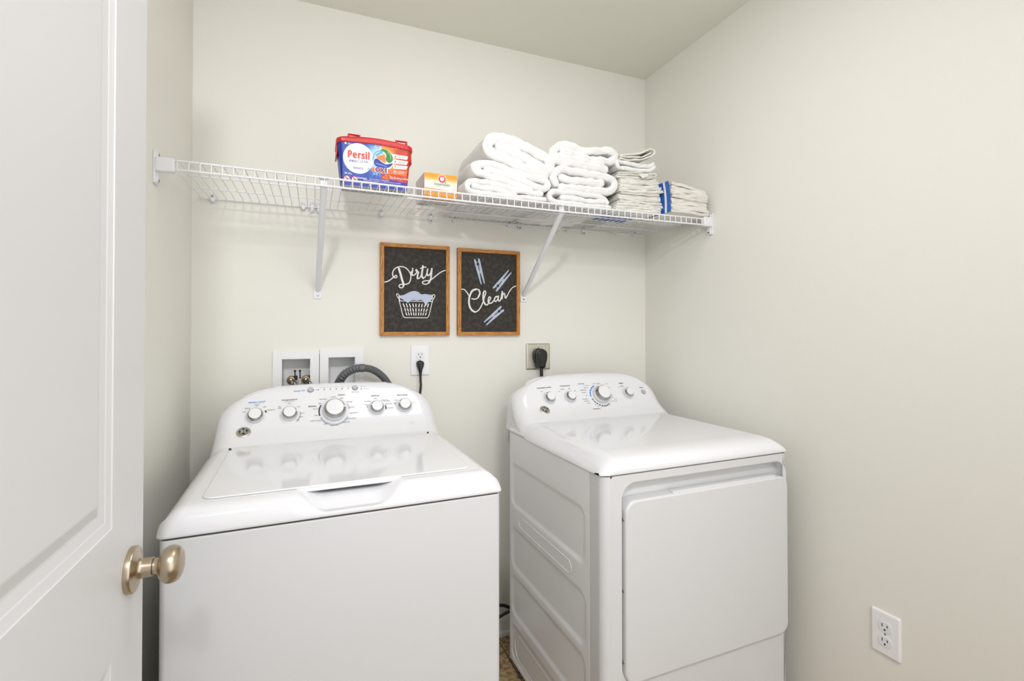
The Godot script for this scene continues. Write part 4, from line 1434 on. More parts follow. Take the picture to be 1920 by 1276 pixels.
func utilities() -> void:
	outlet("wall_outlet", "white duplex outlet low on the right wall, nothing plugged in", Transform3D(Basis(Vector3(0, 0, 1), Vector3.UP, Vector3(-1, 0, 0)), Vector3(XR, 0.4324, 1.0428)), 0.0737, 0.117)
	outlet("wall_outlet", "white outlet above the washing machine with a black plug in its lower socket", Transform3D(Basis(), Vector3(0.7646, 1.14135, 0)), 0.0743, 0.1191, true)
	# washer plug and cord
	var p := thing("power_cord", "black plug and cord in the white outlet above the washing machine", "power cord", Vector3(0.7625, 1.1215, 0.0078))
	var mb := Mb.new()
	mb.xf = facing(Vector3(0, 0, 0), Vector3.BACK)
	mb.prism(smooth2(pts2([-13,12, -8,17, 0,19, 8,17, 13,12, 14,5, 11,-6, 7,-16, 6,-22, -6,-22, -7,-16, -11,-6, -14,5]), 3), 0.0, 0.022, 0.007)
	part("plug", mb, M.black, p)
	mb = Mb.new()
	for k in 4:
		mb.rbox(Vector3(0, -0.024 - 0.0035 * k, 0.012), Vector3(0.0125 - 0.0006 * k, 0.0024, 0.0115), 0.001, 2)
	mb.rbox(Vector3(0, -0.028, 0.012), Vector3(0.009, 0.022, 0.009), 0.002, 2)
	part("strain_relief", mb, M.black, p)
	mb = Mb.new()
	mb.tube(smooth3([Vector3(0, -0.03, 0.012), Vector3(0.0005, -0.06, 0.014), Vector3(-0.002, -0.10, 0.02), Vector3(-0.03, -0.3, 0.03), Vector3(-0.05, -0.7, 0.03)], 8), 0.0044, 10)
	part("cord", mb, M.black, p)
	# range outlet
	var o := thing("wall_outlet", "square brushed metal outlet plate behind the dryer console", "outlet", Vector3(1.27215, 1.1452, 0))
	mb = Mb.new()
	mb.prism(rrect(0.1141, 0.1126, 0.0062, 4), 0.0, 0.0065, 0.0055)
	part("cover_plate", mb, M.stainless, o)
	mb = Mb.new()
	mb.xf = Transform3D(Basis(), Vector3(0, 0.002, 0))
	mb.lathe([Vector2(0.027, 0.004), Vector2(0.027, 0.010), Vector2(0.0255, 0.011), Vector2(0, 0.011)], 36)
	part("receptacle", mb, M.black, o)
	mb = Mb.new()
	mb.xf = Transform3D(Basis(), Vector3(0, 0.0385, 0.0062))
	mb.lathe([Vector2(0.0035, 0), Vector2(0.0033, 0.001), Vector2(0, 0.0014)], 14)
	part("screw", mb, M.steel, o)
	p = thing("power_cord", "thick black plug and cord in the metal outlet behind the dryer", "power cord", Vector3(1.2722, 1.149, 0.0112))
	mb = Mb.new()
	mb.prism(smooth2(pts2([-24,8, -17,23, 0,28, 17,23, 24,8, 23,-14, 17,-34, 13,-50, -13,-50, -17,-34, -23,-14]), 3), 0.0, 0.040, 0.009)
	part("plug", mb, M.black, p)
	mb = Mb.new()
	mb.prism(smooth2(pts2([-28,9, -20,26, 0,31, 20,26, 28,9, 27,-12, 19,-30, 0,-38, -19,-30, -27,-12]), 3), -0.0005, 0.012, 0.003)
	part("plug_collar", mb, M.black, p)
	mb = Mb.new()
	mb.tube(smooth3([Vector3(0, -0.045, 0.024), Vector3(0, -0.10, 0.026), Vector3(0.002, -0.2, 0.03), Vector3(0.01, -0.55, 0.03), Vector3(-0.02, -0.9, 0.03), Vector3(-0.11, -0.985, 0.034), Vector3(-0.17, -1.005, 0.045), Vector3(-0.25, -0.99, 0.05), Vector3(-0.32, -1.0, 0.055), Vector3(-0.25, -1.02, 0.06), Vector3(-0.17, -1.012, 0.065), Vector3(-0.14, -1.002, 0.06), Vector3(-0.02, -0.99, 0.05)], 8), [], 10) if false else mb.tube(smooth3([Vector3(0, -0.045, 0.024), Vector3(0, -0.10, 0.026), Vector3(0.002, -0.2, 0.03), Vector3(0.01, -0.55, 0.03), Vector3(0.0, -0.9, 0.05)], 8), 0.0072, 10)
	part("cord", mb, M.black, p)
	# loop of cord hanging low between the machines
	mb = Mb.new()
	mb.tube(smooth3([Vector3(1.30, 0.30, 0.05), Vector3(1.20, 0.17, 0.06), Vector3(1.135, 0.134, 0.055), Vector3(1.09, 0.148, 0.05), Vector3(1.03, 0.154, 0.05), Vector3(0.98, 0.145, 0.055), Vector3(0.96, 0.126, 0.06), Vector3(1.0, 0.11, 0.065), Vector3(1.06, 0.112, 0.066), Vector3(1.10, 0.122, 0.064), Vector3(1.14, 0.130, 0.07), Vector3(1.22, 0.14, 0.08)], 8), 0.0062, 10)
	solo("electric_cable", mb, M.black, "loop of thick black cable hanging low between the two machines", "cable")
	# recessed supply and drain boxes
	for e in [["supply", 0.2458, 0.3982, 1.1842, 0.2757, 0.3676, 1.1556], ["drain", 0.3998, 0.5516, 1.1888, 0.4297, 0.5218, 1.1588]]:
		var lab := "white recessed wall box with brass water valves behind the washing machine" if e[0] == "supply" else "white recessed wall box taking the gray drain hose behind the washing machine"
		var b := thing("outlet_box", lab, "wall box", Vector3(e[1], 1.03, 0))
		var w: float = e[2] - e[1]
		var h: float = e[3] - 1.03
		var ox0: float = e[4] - e[1]
		var ox1: float = e[5] - e[1]
		var oy1: float = e[6] - 1.03
		var oy0 := 0.022
		mb = Mb.new()
		mb.rbox(Vector3(ox0 / 2, h / 2, 0.003), Vector3(ox0, h, 0.007), 0.0012, 2)
		mb.rbox(Vector3((ox1 + w) / 2, h / 2, 0.003), Vector3(w - ox1, h, 0.007), 0.0012, 2)
		mb.box(Vector3((ox0 + ox1) / 2, (oy1 + h) / 2, 0.003), Vector3(ox1 - ox0 + 0.003, h - oy1, 0.007))
		mb.box(Vector3((ox0 + ox1) / 2, oy0 / 2, 0.003), Vector3(ox1 - ox0 + 0.003, oy0, 0.007))
		part("face_frame", mb, M.trim, b)
		mb = Mb.new()
		var dz := -0.085
		var c := Vector3((ox0 + ox1) / 2, oy1 / 2, -0.04)
		for s in [0, 1]:
			var x: float = ox0 if s == 0 else ox1
			mb.box(Vector3(x + (-0.001 if s == 0 else 0.001), (oy0 + oy1) / 2, dz / 2), Vector3(0.002, oy1 - oy0 + 0.004, -dz))
		mb.box(Vector3(c.x, oy1 + 0.001, dz / 2), Vector3(ox1 - ox0 + 0.004, 0.002, -dz))
		mb.box(Vector3(c.x, oy0 - 0.001, dz / 2), Vector3(ox1 - ox0 + 0.004, 0.002, -dz))
		mb.box(Vector3(c.x, (oy0 + oy1) / 2, dz - 0.001), Vector3(ox1 - ox0 + 0.004, oy1 - oy0 + 0.004, 0.002))
		part("recess", mb, M.trim, b)
		if e[0] == "supply":
			for x in [0.3052, 0.3536]:
				var v := Node3D.new()
				v.name = "valve" if x < 0.32 else "valve_001"
				b.add_child(v)
				v.position = Vector3(x - e[1], 1.080 - 1.03, -0.045)
				mb = Mb.new()
				mb.xf = facing(Vector3.ZERO, Vector3.BACK)
				mb.lathe([Vector2(0, -0.03), Vector2(0.009, -0.03), Vector2(0.009, 0.02), Vector2(0.013, 0.022), Vector2(0.0145, 0.026), Vector2(0.0145, 0.050), Vector2(0.013, 0.053), Vector2(0.009, 0.054), Vector2(0, 0.054)], 24)
				part("brass_body", mb, M.brass, v, "brass valve body")
				mb = Mb.new()
				mb.rbox(Vector3(0.014, 0.006, 0.016), Vector3(0.012, 0.016, 0.014), 0.003, 2)
				mb.rbox(Vector3(0.012 if x < 0.32 else -0.020, 0.016, 0.022), Vector3(0.004, 0.026, 0.008), 0.0015, 2)
				mb.rbox(Vector3(0.012 if x < 0.32 else -0.020, 0.031, 0.022), Vector3(0.008, 0.007, 0.009), 0.002, 2)
				part("lever", mb, M.black, v, "black valve lever")
	var first := true
	for x in [0.3052, 0.3536]:
		var s := thing("supply_hose", "steel-ended water hose on the %s brass valve" % ("left" if first else "right"), "hose", Vector3(x, 1.080, 0.012), 0.0, "water hoses on the brass valves")
		first = false
		mb = Mb.new()
		mb.xf = facing(Vector3(0, 0, -0.004), Vector3(0.45, -0.30, 1).normalized())
		mb.lathe([Vector2(0, -0.002), Vector2(0.0105, 0), Vector2(0.0105, 0.008), Vector2(0.0078, 0.010), Vector2(0.0078, 0.034), Vector2(0, 0.034)], 20)
		part("ferrule", mb, M.chrome, s)
		mb = Mb.new()
		mb.tube(smooth3([Vector3(0.012, -0.008, 0.022), Vector3(0.026, -0.022, 0.045), Vector3(0.036, -0.055, 0.060), Vector3(0.038, -0.12, 0.062), Vector3(0.02, -0.5, 0.06)], 8), 0.0062, 10)
		part("hose", mb, M.chrome, s)
	# drain hose
	var hp := smooth3([Vector3(0.462, 1.045, -0.04), Vector3(0.4625, 1.062, 0.02), Vector3(0.469, 1.082, 0.06), Vector3(0.4835, 1.1035, 0.075), Vector3(0.513, 1.1195, 0.08), Vector3(0.545, 1.1225, 0.08), Vector3(0.5755, 1.1160, 0.08), Vector3(0.603, 1.0985, 0.08), Vector3(0.628, 1.0690, 0.08), Vector3(0.648, 1.02, 0.08), Vector3(0.655, 0.9, 0.08), Vector3(0.65, 0.6, 0.08)], 20)
	var ev := PackedVector3Array([hp[0]])
	var acc := 0.0
	for k in range(1, hp.size()):
		while hp[k].distance_to(ev[-1]) >= 0.0008:
			ev.append(ev[-1].move_toward(hp[k], 0.0008))
	var d := thing("drain_hose", "gray corrugated drain hose arching from the wall box to the washer", "hose", Vector3.ZERO)
	var cut := 0
	while cut < ev.size() - 1 and ev[cut].x < 0.548:
		cut += 1
	mb = Mb.new()
	var ra := []
	var pa := PackedVector3Array()
	for k in cut + 1:
		pa.append(ev[k])
		var ph := fposmod(k * 0.0008 / 0.0105, 1.0)
		ra.append(0.0122 + 0.0030 * smoothstep(0.0, 0.3, ph) * smoothstep(1.0, 0.7, ph) if k < cut - 14 else 0.0148)
	mb.tube(pa, ra, 20)
	part("coarse_sleeve", mb, M.hose, d)
	mb = Mb.new()
	ra = []
	pa = PackedVector3Array()
	for k in range(maxi(cut - 2, 0), ev.size()):
		pa.append(ev[k])
		ra.append(0.0112 + 0.0026 * absf(sin(PI * k * 0.0008 / 0.0042)))
	mb.tube(pa, ra, 18)
	part("ribbed_tube", mb, M.hose, d)

# ---------------------------------------------------------------- goods on the shelf
func shelf_goods() -> void:
	detergent()
	carton()
	towels()
	cloths()

func detergent() -> void:
	var o := thing("detergent_tub", "blue and orange detergent tub with red lid on the wire shelf", "tub", Vector3(0.556, 1.6843, 0.2915))
	o.scale = Vector3.ONE * 0.966
	var lv := [[0.0158, 0.0985, 0.028], [0.0165, 0.1015, 0.0315], [0.020, 0.1030, 0.036], [0.05, 0.1055, 0.046], [0.10, 0.110, 0.0535], [0.157, 0.1149, 0.0578]]
	var rows := []
	for l in lv:
		var row := PackedVector3Array()
		var zf: float = interp(l[0], [0.0158, 0.0165, 0.0185, 0.05, 0.10, 0.150], [0.0475, 0.0495, 0.0499, 0.0517, 0.0547, 0.0576]) - 0.0003
		for q in rrect(l[1] * 2, l[2] * 2, 0.014, 6):
			row.append(Vector3(q.x, l[0], -q.y + zf - l[2]))
		rows.append(row)
	var mb := Mb.new()
	mb.patch(rows, true)
	mb.xf = Transform3D(Basis(Vector3.RIGHT, Vector3.BACK, Vector3.DOWN), Vector3(0, 0.0158, 0.0472 - 0.028))
	mb.poly(rrect(0.197, 0.056, 0.014, 6), 0.0)
	part("tub_body", mb, M.clear_gray, o)
	# wrap-around printed sleeve
	mb = Mb.new()
	mb.rgb(30, 58, 160)
	rows = []
	var paint := PackedColorArray()
	for l in [[0.0185, 0.1027, 0.036], [0.05, 0.1057, 0.046], [0.10, 0.1102, 0.0535], [0.156, 0.1149, 0.0579]]:
		var row := PackedVector3Array()
		var zf: float = interp(l[0], [0.0185, 0.05, 0.10, 0.150], [0.0502, 0.0520, 0.0550, 0.0579])
		for q in rrect(l[1] * 2 + 0.0006, l[2] * 2 + 0.0006, 0.0142, 6):
			row.append(Vector3(q.x, l[0], -q.y + zf - l[2] - 0.0003))
			paint.append((Color8(196, 56, 24) if q.x > 0.0 and l[0] > 0.04 else Color8(30, 54, 160)).srgb_to_linear())
		rows.append(row)
	mb.patch(rows, true, false, null, paint)
	var slv := part("sleeve", mb, M.print, o, "printed blue sleeve around the tub")
	# front artwork on the tilted front face
	mb = Mb.new()
	var fy := func(y: float) -> float: return interp(y, [0.0185, 0.05, 0.10, 0.150], [0.0502, 0.0520, 0.0550, 0.0579]) + 0.0003
	var tilt := atan2(0.0579 - 0.0502, 0.1315)
	var B := Basis(Vector3.RIGHT, tilt)
	var base := Transform3D(B, Vector3(0, 0.0185, 0.0502 + 0.0003))
	var pr := PackedColorArray()
	rows = []
	var nx := 72
	var ny := 44
	for j in ny + 1:
		var row := PackedVector3Array()
		for i in nx + 1:
			var x := lerpf(-0.1005, 0.1005, float(i) / nx)
			var y := lerpf(0.0, 0.1370, float(j) / ny)
			row.append(Vector3(x, y, 0.0))
			var px := x * 1000.0
			var py := y * 1000.0 + 18.5 - 2.5
			var a := atan2(py - 108.0, px - 18.0)
			var dd := Vector2(px - 18.0, (py - 108.0) * 1.1).length()
			var ray := 0.5 + 0.5 * sin(a * 23.0 + 2.0 * sin(a * 7.0))
			var c: Color
			if px < 19.0:
				c = Color8(24, 52, 150).lerp(Color8(52, 118, 205), 0.5 * ray * smoothstep(120, 60, dd) + 0.25 * smoothstep(100, 40, absf(py - 95)))
				c = c.lerp(Color8(176, 214, 246), smoothstep(70, 30, dd))
			else:
				c = Color8(196, 52, 22).lerp(Color8(226, 96, 30), ray * 0.6)
				c = c.lerp(Color8(250, 178, 60), smoothstep(62, 34, dd))
			if py < 44.0 - 3.0 * absf(px) / 110.0 + 2.0:
				c = Color8(34, 48, 168)
			pr.append(c.srgb_to_linear())
		rows.append(row)
	mb.xf = base
	mb.patch(rows, false, false, Vector3(0, 0.06, -1), pr)
	# everything below uses millimetres measured from the tub foot
	var T := func(x: float, y: float) -> Vector2: return Vector2(x, y - 16.0) * 0.001
	var q2 := func(a: Array) -> PackedVector2Array:
		var r := PackedVector2Array()
		for k in range(0, a.size(), 2):
			r.append(T.call(a[k], a[k + 1]))
		return r
	var rg := RandomNumberGenerator.new()
	rg.seed = 4
	for k in 26:
		var left := k < 12
		mb.rgb(214, 234, 250) if left else mb.rgb(252, 196 - k, 70)
		var px := rg.randf_range(-6, 17) if left else rg.randf_range(22, 66)
		var py := rg.randf_range(138, 150) if rg.randf() < 0.6 else rg.randf_range(48, 60)
		mb.ring(T.call(px, py), 0.0009, 0.0022, 0.0002, 0, TAU, 10)
	mb.rgb(244, 244, 242)
	mb.disc(T.call(-53, 102), 0.0462, 0.0003, 48, 0.0475)
	mb.poly(q2.call([51,130, 104,128, 100,117, 54,118]), 0.0003)
	mb.poly(q2.call([54,114, 104,112, 99,100, 56,100]), 0.0003)
	mb.poly(q2.call([56,96, 103,96, 99,85, 56,83]), 0.0003)
	mb.disc(T.call(24, 108), 0.034, 0.00025, 40)
	mb.rgb(240, 116, 48)
	mb.poly(q2.call([-10,79, 103,81, 97,64, -12,67]), 0.0004)
	mb.rgb(44, 128, 50)
	mb.poly(smooth2(q2.call([14,138, 24,142, 38,138, 50,127, 55,113, 49,102, 40,100, 33,106, 32,114, 34,122, 30,130, 22,135, 14,138]), 3).slice(0, -1), 0.0006)
	mb.rgb(96, 178, 212)
	mb.poly(smooth2(q2.call([-10,100, -9,115, -2,129, 11,137, 21,136, 23,128, 13,122, -1,115, -6,105, -10,100]), 3).slice(0, -1), 0.0005)
	mb.rgb(236, 130, 46)
	mb.poly(smooth2(q2.call([27,127, 30,120, 32,103, 30,98, 18,104, 4,112, 4,117, 18,121, 27,127]), 3).slice(0, -1), 0.0007)
	mb.rgb(40, 52, 156)
	mb.poly(smooth2(q2.call([-6,98, -2,107, 6,109, 18,101, 32,94, 53,100, 52,94, 42,85, 23,81, 4,83, -4,90, -6,98]), 3).slice(0, -1), 0.0008)
	mb.rgb(110, 200, 96)
	mb.stroke(smooth2(q2.call([37,134, 46,124, 48,113]), 5), 0.003, 0.0009)
	mb.rgb(96, 140, 226)
	mb.stroke(smooth2(q2.call([2,93, 16,91, 34,87]), 5), 0.0035, 0.0010)
	mb.rgb(196, 226, 240)
	mb.stroke(smooth2(q2.call([-5,113, 2,125, 12,131]), 5), 0.0026, 0.0009)
	var tx := func(s: String, x: float, y: float, capmm: float, bold: bool, z := 0.0006, st := 1.0) -> void:
		mb.text(s, Transform3D(Basis(), Vector3(x * 0.001, (y - 16.0) * 0.001, z)), capmm * 0.001, bold, 0.0002, st)
	mb.rgb(226, 48, 40)
	for off in [[-0.45, 0.0], [0.45, 0.0], [0.0, 0.45], [0.0, -0.45]]:
		tx.call("Persil", -52.0 + off[0], 112.6 + off[1], 21.5, true, 0.0006 + 0.00016 * (off[0] + 2.0 * off[1] + 1.0), 0.86)
	mb.rgb(36, 52, 140)
	tx.call("PRO", -69.5, 91.8, 7.6, true, 0.0006, 1.1)
	tx.call("CLEAN", -39.0, 93.5, 7.6, false, 0.0006, 1.1)
	tx.call("DISCS", -53.0, 71.5, 5.6, true, 0.0006, 1.45)
	mb.rgb(150, 160, 190)
	mb.stroke(q2.call([-76,82, -26,82]), 0.0005, 0.0005)
	mb.rgb(60, 80, 160)
	mb.ring(T.call(-20, 72), 0.0034, 0.0042, 0.0006, 0, TAU, 16)
	mb.stroke(q2.call([-26,72, -14,72]), 0.0007, 0.0006)
	mb.stroke(q2.call([-20,66, -20,78]), 0.0007, 0.0006)
	mb.rgb(250, 250, 250)
	tx.call("OXI", 18.5, 73.5, 16.5, true, 0.0007, 1.14)
	mb.rgb(34, 52, 150)
	tx.call("OXI", 18.0, 73.8, 14.6, true, 0.0011, 1.12)
	tx.call("POWER", 19.0, 60.0, 4.2, true, 0.0006, 1.25)
	for e in [["Deep Clean", 122.5], ["Long-Lasting", 108.4], ["Freshness", 103.4], ["Fiber Care", 89.5]]:
		mb.rgb(70, 84, 150)
		tx.call(e[0], 82.0, e[1], 3.0, false, 0.0006, 1.1)
	for e in [[122.5, 50, 150, 80], [106.0, 60, 120, 200], [90.0, 90, 170, 120]]:
		mb.rgb(e[1], e[2], e[3])
		mb.disc(T.call(62.5, e[0]), 0.0026, 0.0006, 14)
	mb.rgb(250, 250, 250)
	mb.disc(T.call(62, 73), 0.0042, 0.0006, 18)
	tx.call("OXI POWER", 81.0, 75.2, 2.9, true)
	tx.call("TECHNOLOGY", 80.0, 70.2, 2.2, false)
	mb.rgb(34, 52, 150)
	mb.disc(T.call(62, 72.5), 0.0024, 0.0008, 14)
	mb.rgb(244, 244, 244)
	tx.call("38", -91.0, 52.5, 5.0, true)
	mb.stroke(q2.call([-84,54, -76,54]), 0.0012, 0.0006)
	mb.stroke(q2.call([-84,50.5, -72,50.5]), 0.0012, 0.0006)
	mb.rbox(Vector3(-0.092, 0.129, 0.0004), Vector3(0.006, 0.005, 0.0004), 0.0, 0)
	mb.ring(T.call(-83, 144.5), 0.0022, 0.0030, 0.0006, 0, TAU, 14)
	mb.ring(T.call(-79, 144.5), 0.0022, 0.0030, 0.0006, 0, TAU, 14)
	tx.call("32.5 OZ (950 g) 2.08 LB", 75.0, 53.0, 4.2, true, 0.0006, 0.95)
	tx.call("WARNING:", -41.0, 41.5, 4.4, true)
	tx.call("MAY BE HARMFUL IF SWALLOWED", 12.0, 41.8, 2.5, true, 0.0006, 1.1)
	tx.call("Read all cautions carefully before use. KEEP OUT OF REACH OF CHILDREN.", 22.0, 37.0, 2.0, true, 0.0006, 1.05)
	tx.call("See back panel for first aid.", -14.0, 32.5, 2.0, true, 0.0006, 1.05)
	for e in [[-87, 35.5], [-64, 35.5]]:
		mb.rgb(246, 246, 246)
		mb.disc(T.call(e[0], e[1]), 0.0098, 0.0004, 28)
		mb.rgb(50, 50, 50)
		mb.disc(T.call(e[0] + 1.5, e[1] - 1.0), 0.0034, 0.0005, 14)
		mb.disc(T.call(e[0] - 2.5, e[1] + 3.0), 0.0022, 0.0005, 14)
		mb.rgb(222, 52, 40)
		mb.ring(T.call(e[0], e[1]), 0.0078, 0.0098, 0.0006)
		mb.stroke(q2.call([e[0] - 6, e[1] + 6, e[0] + 6, e[1] - 6]), 0.0017, 0.0007)
	part("artwork", mb, M.print, slv)
	# lid
	mb = Mb.new()
	rows = []
	var arch := func(x: float) -> float: return cos(clampf(x / 0.12, -1.0, 1.0) * PI / 2)
	for l in [[0.1485, 0.1165, 0.0597, 0.007], [0.149, 0.1195, 0.0622, 0.007], [0.1595, 0.1200, 0.0628, 0.009], [0.1635, 0.1185, 0.0612, 0.010], [0.1655, 0.115, 0.058, 0.010]]:
		var row := PackedVector3Array()
		for q in dense(rrect(l[1] * 2, l[2] * 2, 0.020, 7)):
			row.append(Vector3(q.x, l[0] + l[3] * arch.call(q.x), -q.y))
		rows.append(row)
	mb.patch(rows, true)
	var top := []
	for l in [1.0, 0.6, 0.2, 0.02]:
		var row := PackedVector3Array()
		for q in dense(rrect(0.230, 0.116, 0.020, 7)):
			row.append(Vector3(q.x * l, 0.1655 + 0.010 * arch.call(q.x * l), -q.y * l))
		top.append(row)
	mb.patch(top, true)
	var lid := part("lid", mb, M.red, o, "red plastic lid")
	for sx in [-1.0, 1.0]:
		mb = Mb.new()
		mb.xf = Transform3D(Basis(Vector3.BACK, sx * 0.06), Vector3(sx * 0.1165, 0.133, 0))
		mb.rbox(Vector3(0, 0, 0), Vector3(0.005, 0.038, 0.07), 0.002, 2)
		part("latch", mb, M.red, lid)
	for x in [-0.066, 0.082]:
		mb = Mb.new()
		for e in [[-0.0165, 0.006], [0.0165, 0.006]]:
			mb.rbox(Vector3(x + e[0], 0.1745, 0.052), Vector3(e[1], 0.010, 0.010), 0.002, 2)
		mb.rbox(Vector3(x, 0.1785, 0.052), Vector3(0.039, 0.0035, 0.010), 0.0015, 2)
		part("loop_tab", mb, M.red, lid)

func carton() -> void:
	var o := thing("dryer_sheet_carton", "small orange and white carton standing beside the detergent tub", "carton", Vector3(0.770, 1.6985, 0.246), 0.04)
	var w := 0.113
	var h := 0.082
	var dp := 0.124
	var mb := Mb.new()
	mb.rbox(Vector3(0, h / 2, 0), Vector3(w, h, dp), 0.0012, 2)
	part("box", mb, mat(236, 234, 228, 0.45), o)
	mb = Mb.new()
	mb.xf = Transform3D(Basis(), Vector3(0, 0, dp / 2 + 0.0003))
	var rows := []
	var cc := PackedColorArray()
	for k in 13:
		var y := lerpf(0.0485, h - 0.0008, k / 12.0)
		rows.append(PackedVector3Array([Vector3(-w / 2 + 0.001, y, 0), Vector3(w / 2 - 0.001, y, 0)]))
		var c := Color8(246, 242, 230).lerp(Color8(248, 160, 34), smoothstep(0.0, 0.75, k / 12.0)).srgb_to_linear()
		cc.append(c)
		cc.append(c)
	mb.patch(rows, false, false, Vector3(0, 0, -1), cc)
	mb.rgb(248, 160, 30)
	mb.poly(PackedVector2Array([Vector2(-w / 2 + 0.001, 0.001), Vector2(w / 2 - 0.001, 0.001), Vector2(w / 2 - 0.001, 0.026), Vector2(0, 0.0295), Vector2(-w / 2 + 0.001, 0.031)]), 0.0)
	mb.rgb(222, 120, 26)
	mb.poly(PackedVector2Array([Vector2(-w / 2 + 0.001, 0.001), Vector2(w / 2 - 0.001, 0.001), Vector2(w / 2 - 0.001, 0.006), Vector2(-w / 2 + 0.001, 0.008)]), 0.0002)
	var ce := Vector2(0.0035, 0.0645)
	mb.rgb(250, 240, 214)
	for k in 22:
		var a := TAU * k / 22 + 0.1
		var d := Vector2(cos(a), sin(a))
		var l := 0.0215 if k % 2 == 0 else 0.018
		if ce.y + d.y * l > h - 0.001:
			l = (h - 0.001 - ce.y) / d.y
		var x := Vector2(-d.y, d.x)
		mb.poly(PackedVector2Array([ce + d * 0.011 + x * 0.0013, ce + d * 0.011 - x * 0.0013, ce + d * l]), 0.0003)
	mb.disc(ce, 0.0132, 0.0003, 30)
	mb.rgb(214, 40, 60)
	mb.ring(ce, 0.0070, 0.0119, 0.0004, 0, TAU, 36)
	mb.rgb(236, 150, 160)
	mb.ring(ce, 0.0086, 0.0102, 0.0005, 0.4, PI - 0.4, 20)
	mb.rgb(252, 252, 252)
	mb.disc(ce, 0.0070, 0.0004, 26)
	mb.rgb(40, 60, 140)
	mb.stroke(smooth2(pts2([-45,14, -10,40, 12,32, 4,8, 20,-20, 40,-28, 10,-44, -20,-36, -30,-14], 0.0001), 4), 0.0012, 0.0)  if false else mb.stroke(PackedVector2Array([ce + Vector2(-0.004, 0.0012), ce + Vector2(0.0005, 0.0038), ce + Vector2(0.001, 0.0005), ce + Vector2(0.0035, -0.0022), ce + Vector2(-0.001, -0.004), ce + Vector2(-0.003, -0.002)]), 0.0012, 0.0006)
	mb.rgb(52, 124, 50)
	mb.text("Essentials", Transform3D(Basis(), Vector3(0.0035, 0.0465, 0.0003)), 0.0085, false, 0.0002, 1.05)
	mb.poly(smooth2(PackedVector2Array([Vector2(0.013, 0.0515), Vector2(0.0135, 0.0545), Vector2(0.0175, 0.0560), Vector2(0.0165, 0.0525), Vector2(0.013, 0.0515)]), 3).slice(0, -1), 0.0004)
	mb.rgb(150, 180, 120)
	mb.stroke(smooth2(PackedVector2Array([Vector2(-0.015, 0.0395), Vector2(0.003, 0.0385), Vector2(0.022, 0.0395)]), 5), 0.0005, 0.0003)
	part("front_print", mb, M.print, o)
	mb = Mb.new()
	mb.xf = Transform3D(Basis(Vector3(1, 0, 0), Vector3(0, 0, -1), Vector3(0, 1, 0)) * Basis(Vector3.RIGHT, PI), Vector3(0, -0.0003, 0))
	mb.rgb(250, 170, 60)
	mb.poly(PackedVector2Array([Vector2(-w / 2 + 0.002, 0.034), Vector2(w / 2 - 0.002, 0.034), Vector2(w / 2 - 0.002, 0.046), Vector2(-w / 2 + 0.002, 0.046)]), 0.0)
	mb.rgb(120, 150, 90)
	mb.poly(PackedVector2Array([Vector2(-0.002, -0.022), Vector2(0.046, -0.022), Vector2(0.046, -0.012), Vector2(-0.002, -0.012)]), 0.0)
	mb.rgb(120, 108, 140)
	mb.poly(PackedVector2Array([Vector2(-0.053, -0.044), Vector2(-0.020, -0.044), Vector2(-0.020, -0.034), Vector2(-0.053, -0.034)]), 0.0)
	for k in 4:
		mb.stroke(PackedVector2Array([Vector2(-0.05, -0.026 + k * 0.006), Vector2(-0.01, -0.026 + k * 0.006)]), 0.001, 0.0)
	mb.rgb(60, 60, 60)
	mb.stroke(PackedVector2Array([Vector2(-0.05, 0.010), Vector2(0.05, 0.010)]), 0.0025, 0.0)
	mb.rgb(190, 60, 60)
	mb.stroke(PackedVector2Array([Vector2(-0.01, 0.024), Vector2(0.04, 0.024)]), 0.004, 0.0)
	part("base_print", mb, M.print, o)
	mb = Mb.new()
	mb.xf = Transform3D(Basis(Vector3(0, 0, 1), Vector3.UP, Vector3(-1, 0, 0)), Vector3(-w / 2 - 0.0003, 0, 0))
	mb.rgb(206, 204, 200)
	for k in 6:
		mb.stroke(PackedVector2Array([Vector2(-0.036, 0.02 + k * 0.009), Vector2(0.012, 0.02 + k * 0.009)]), 0.0012, 0.0)
	mb.rgb(248, 170, 50)
	mb.poly(PackedVector2Array([Vector2(0.03, 0.002), Vector2(0.047, 0.002), Vector2(0.047, 0.05)]), 0.0)
	part("side_print", mb, M.print, o)

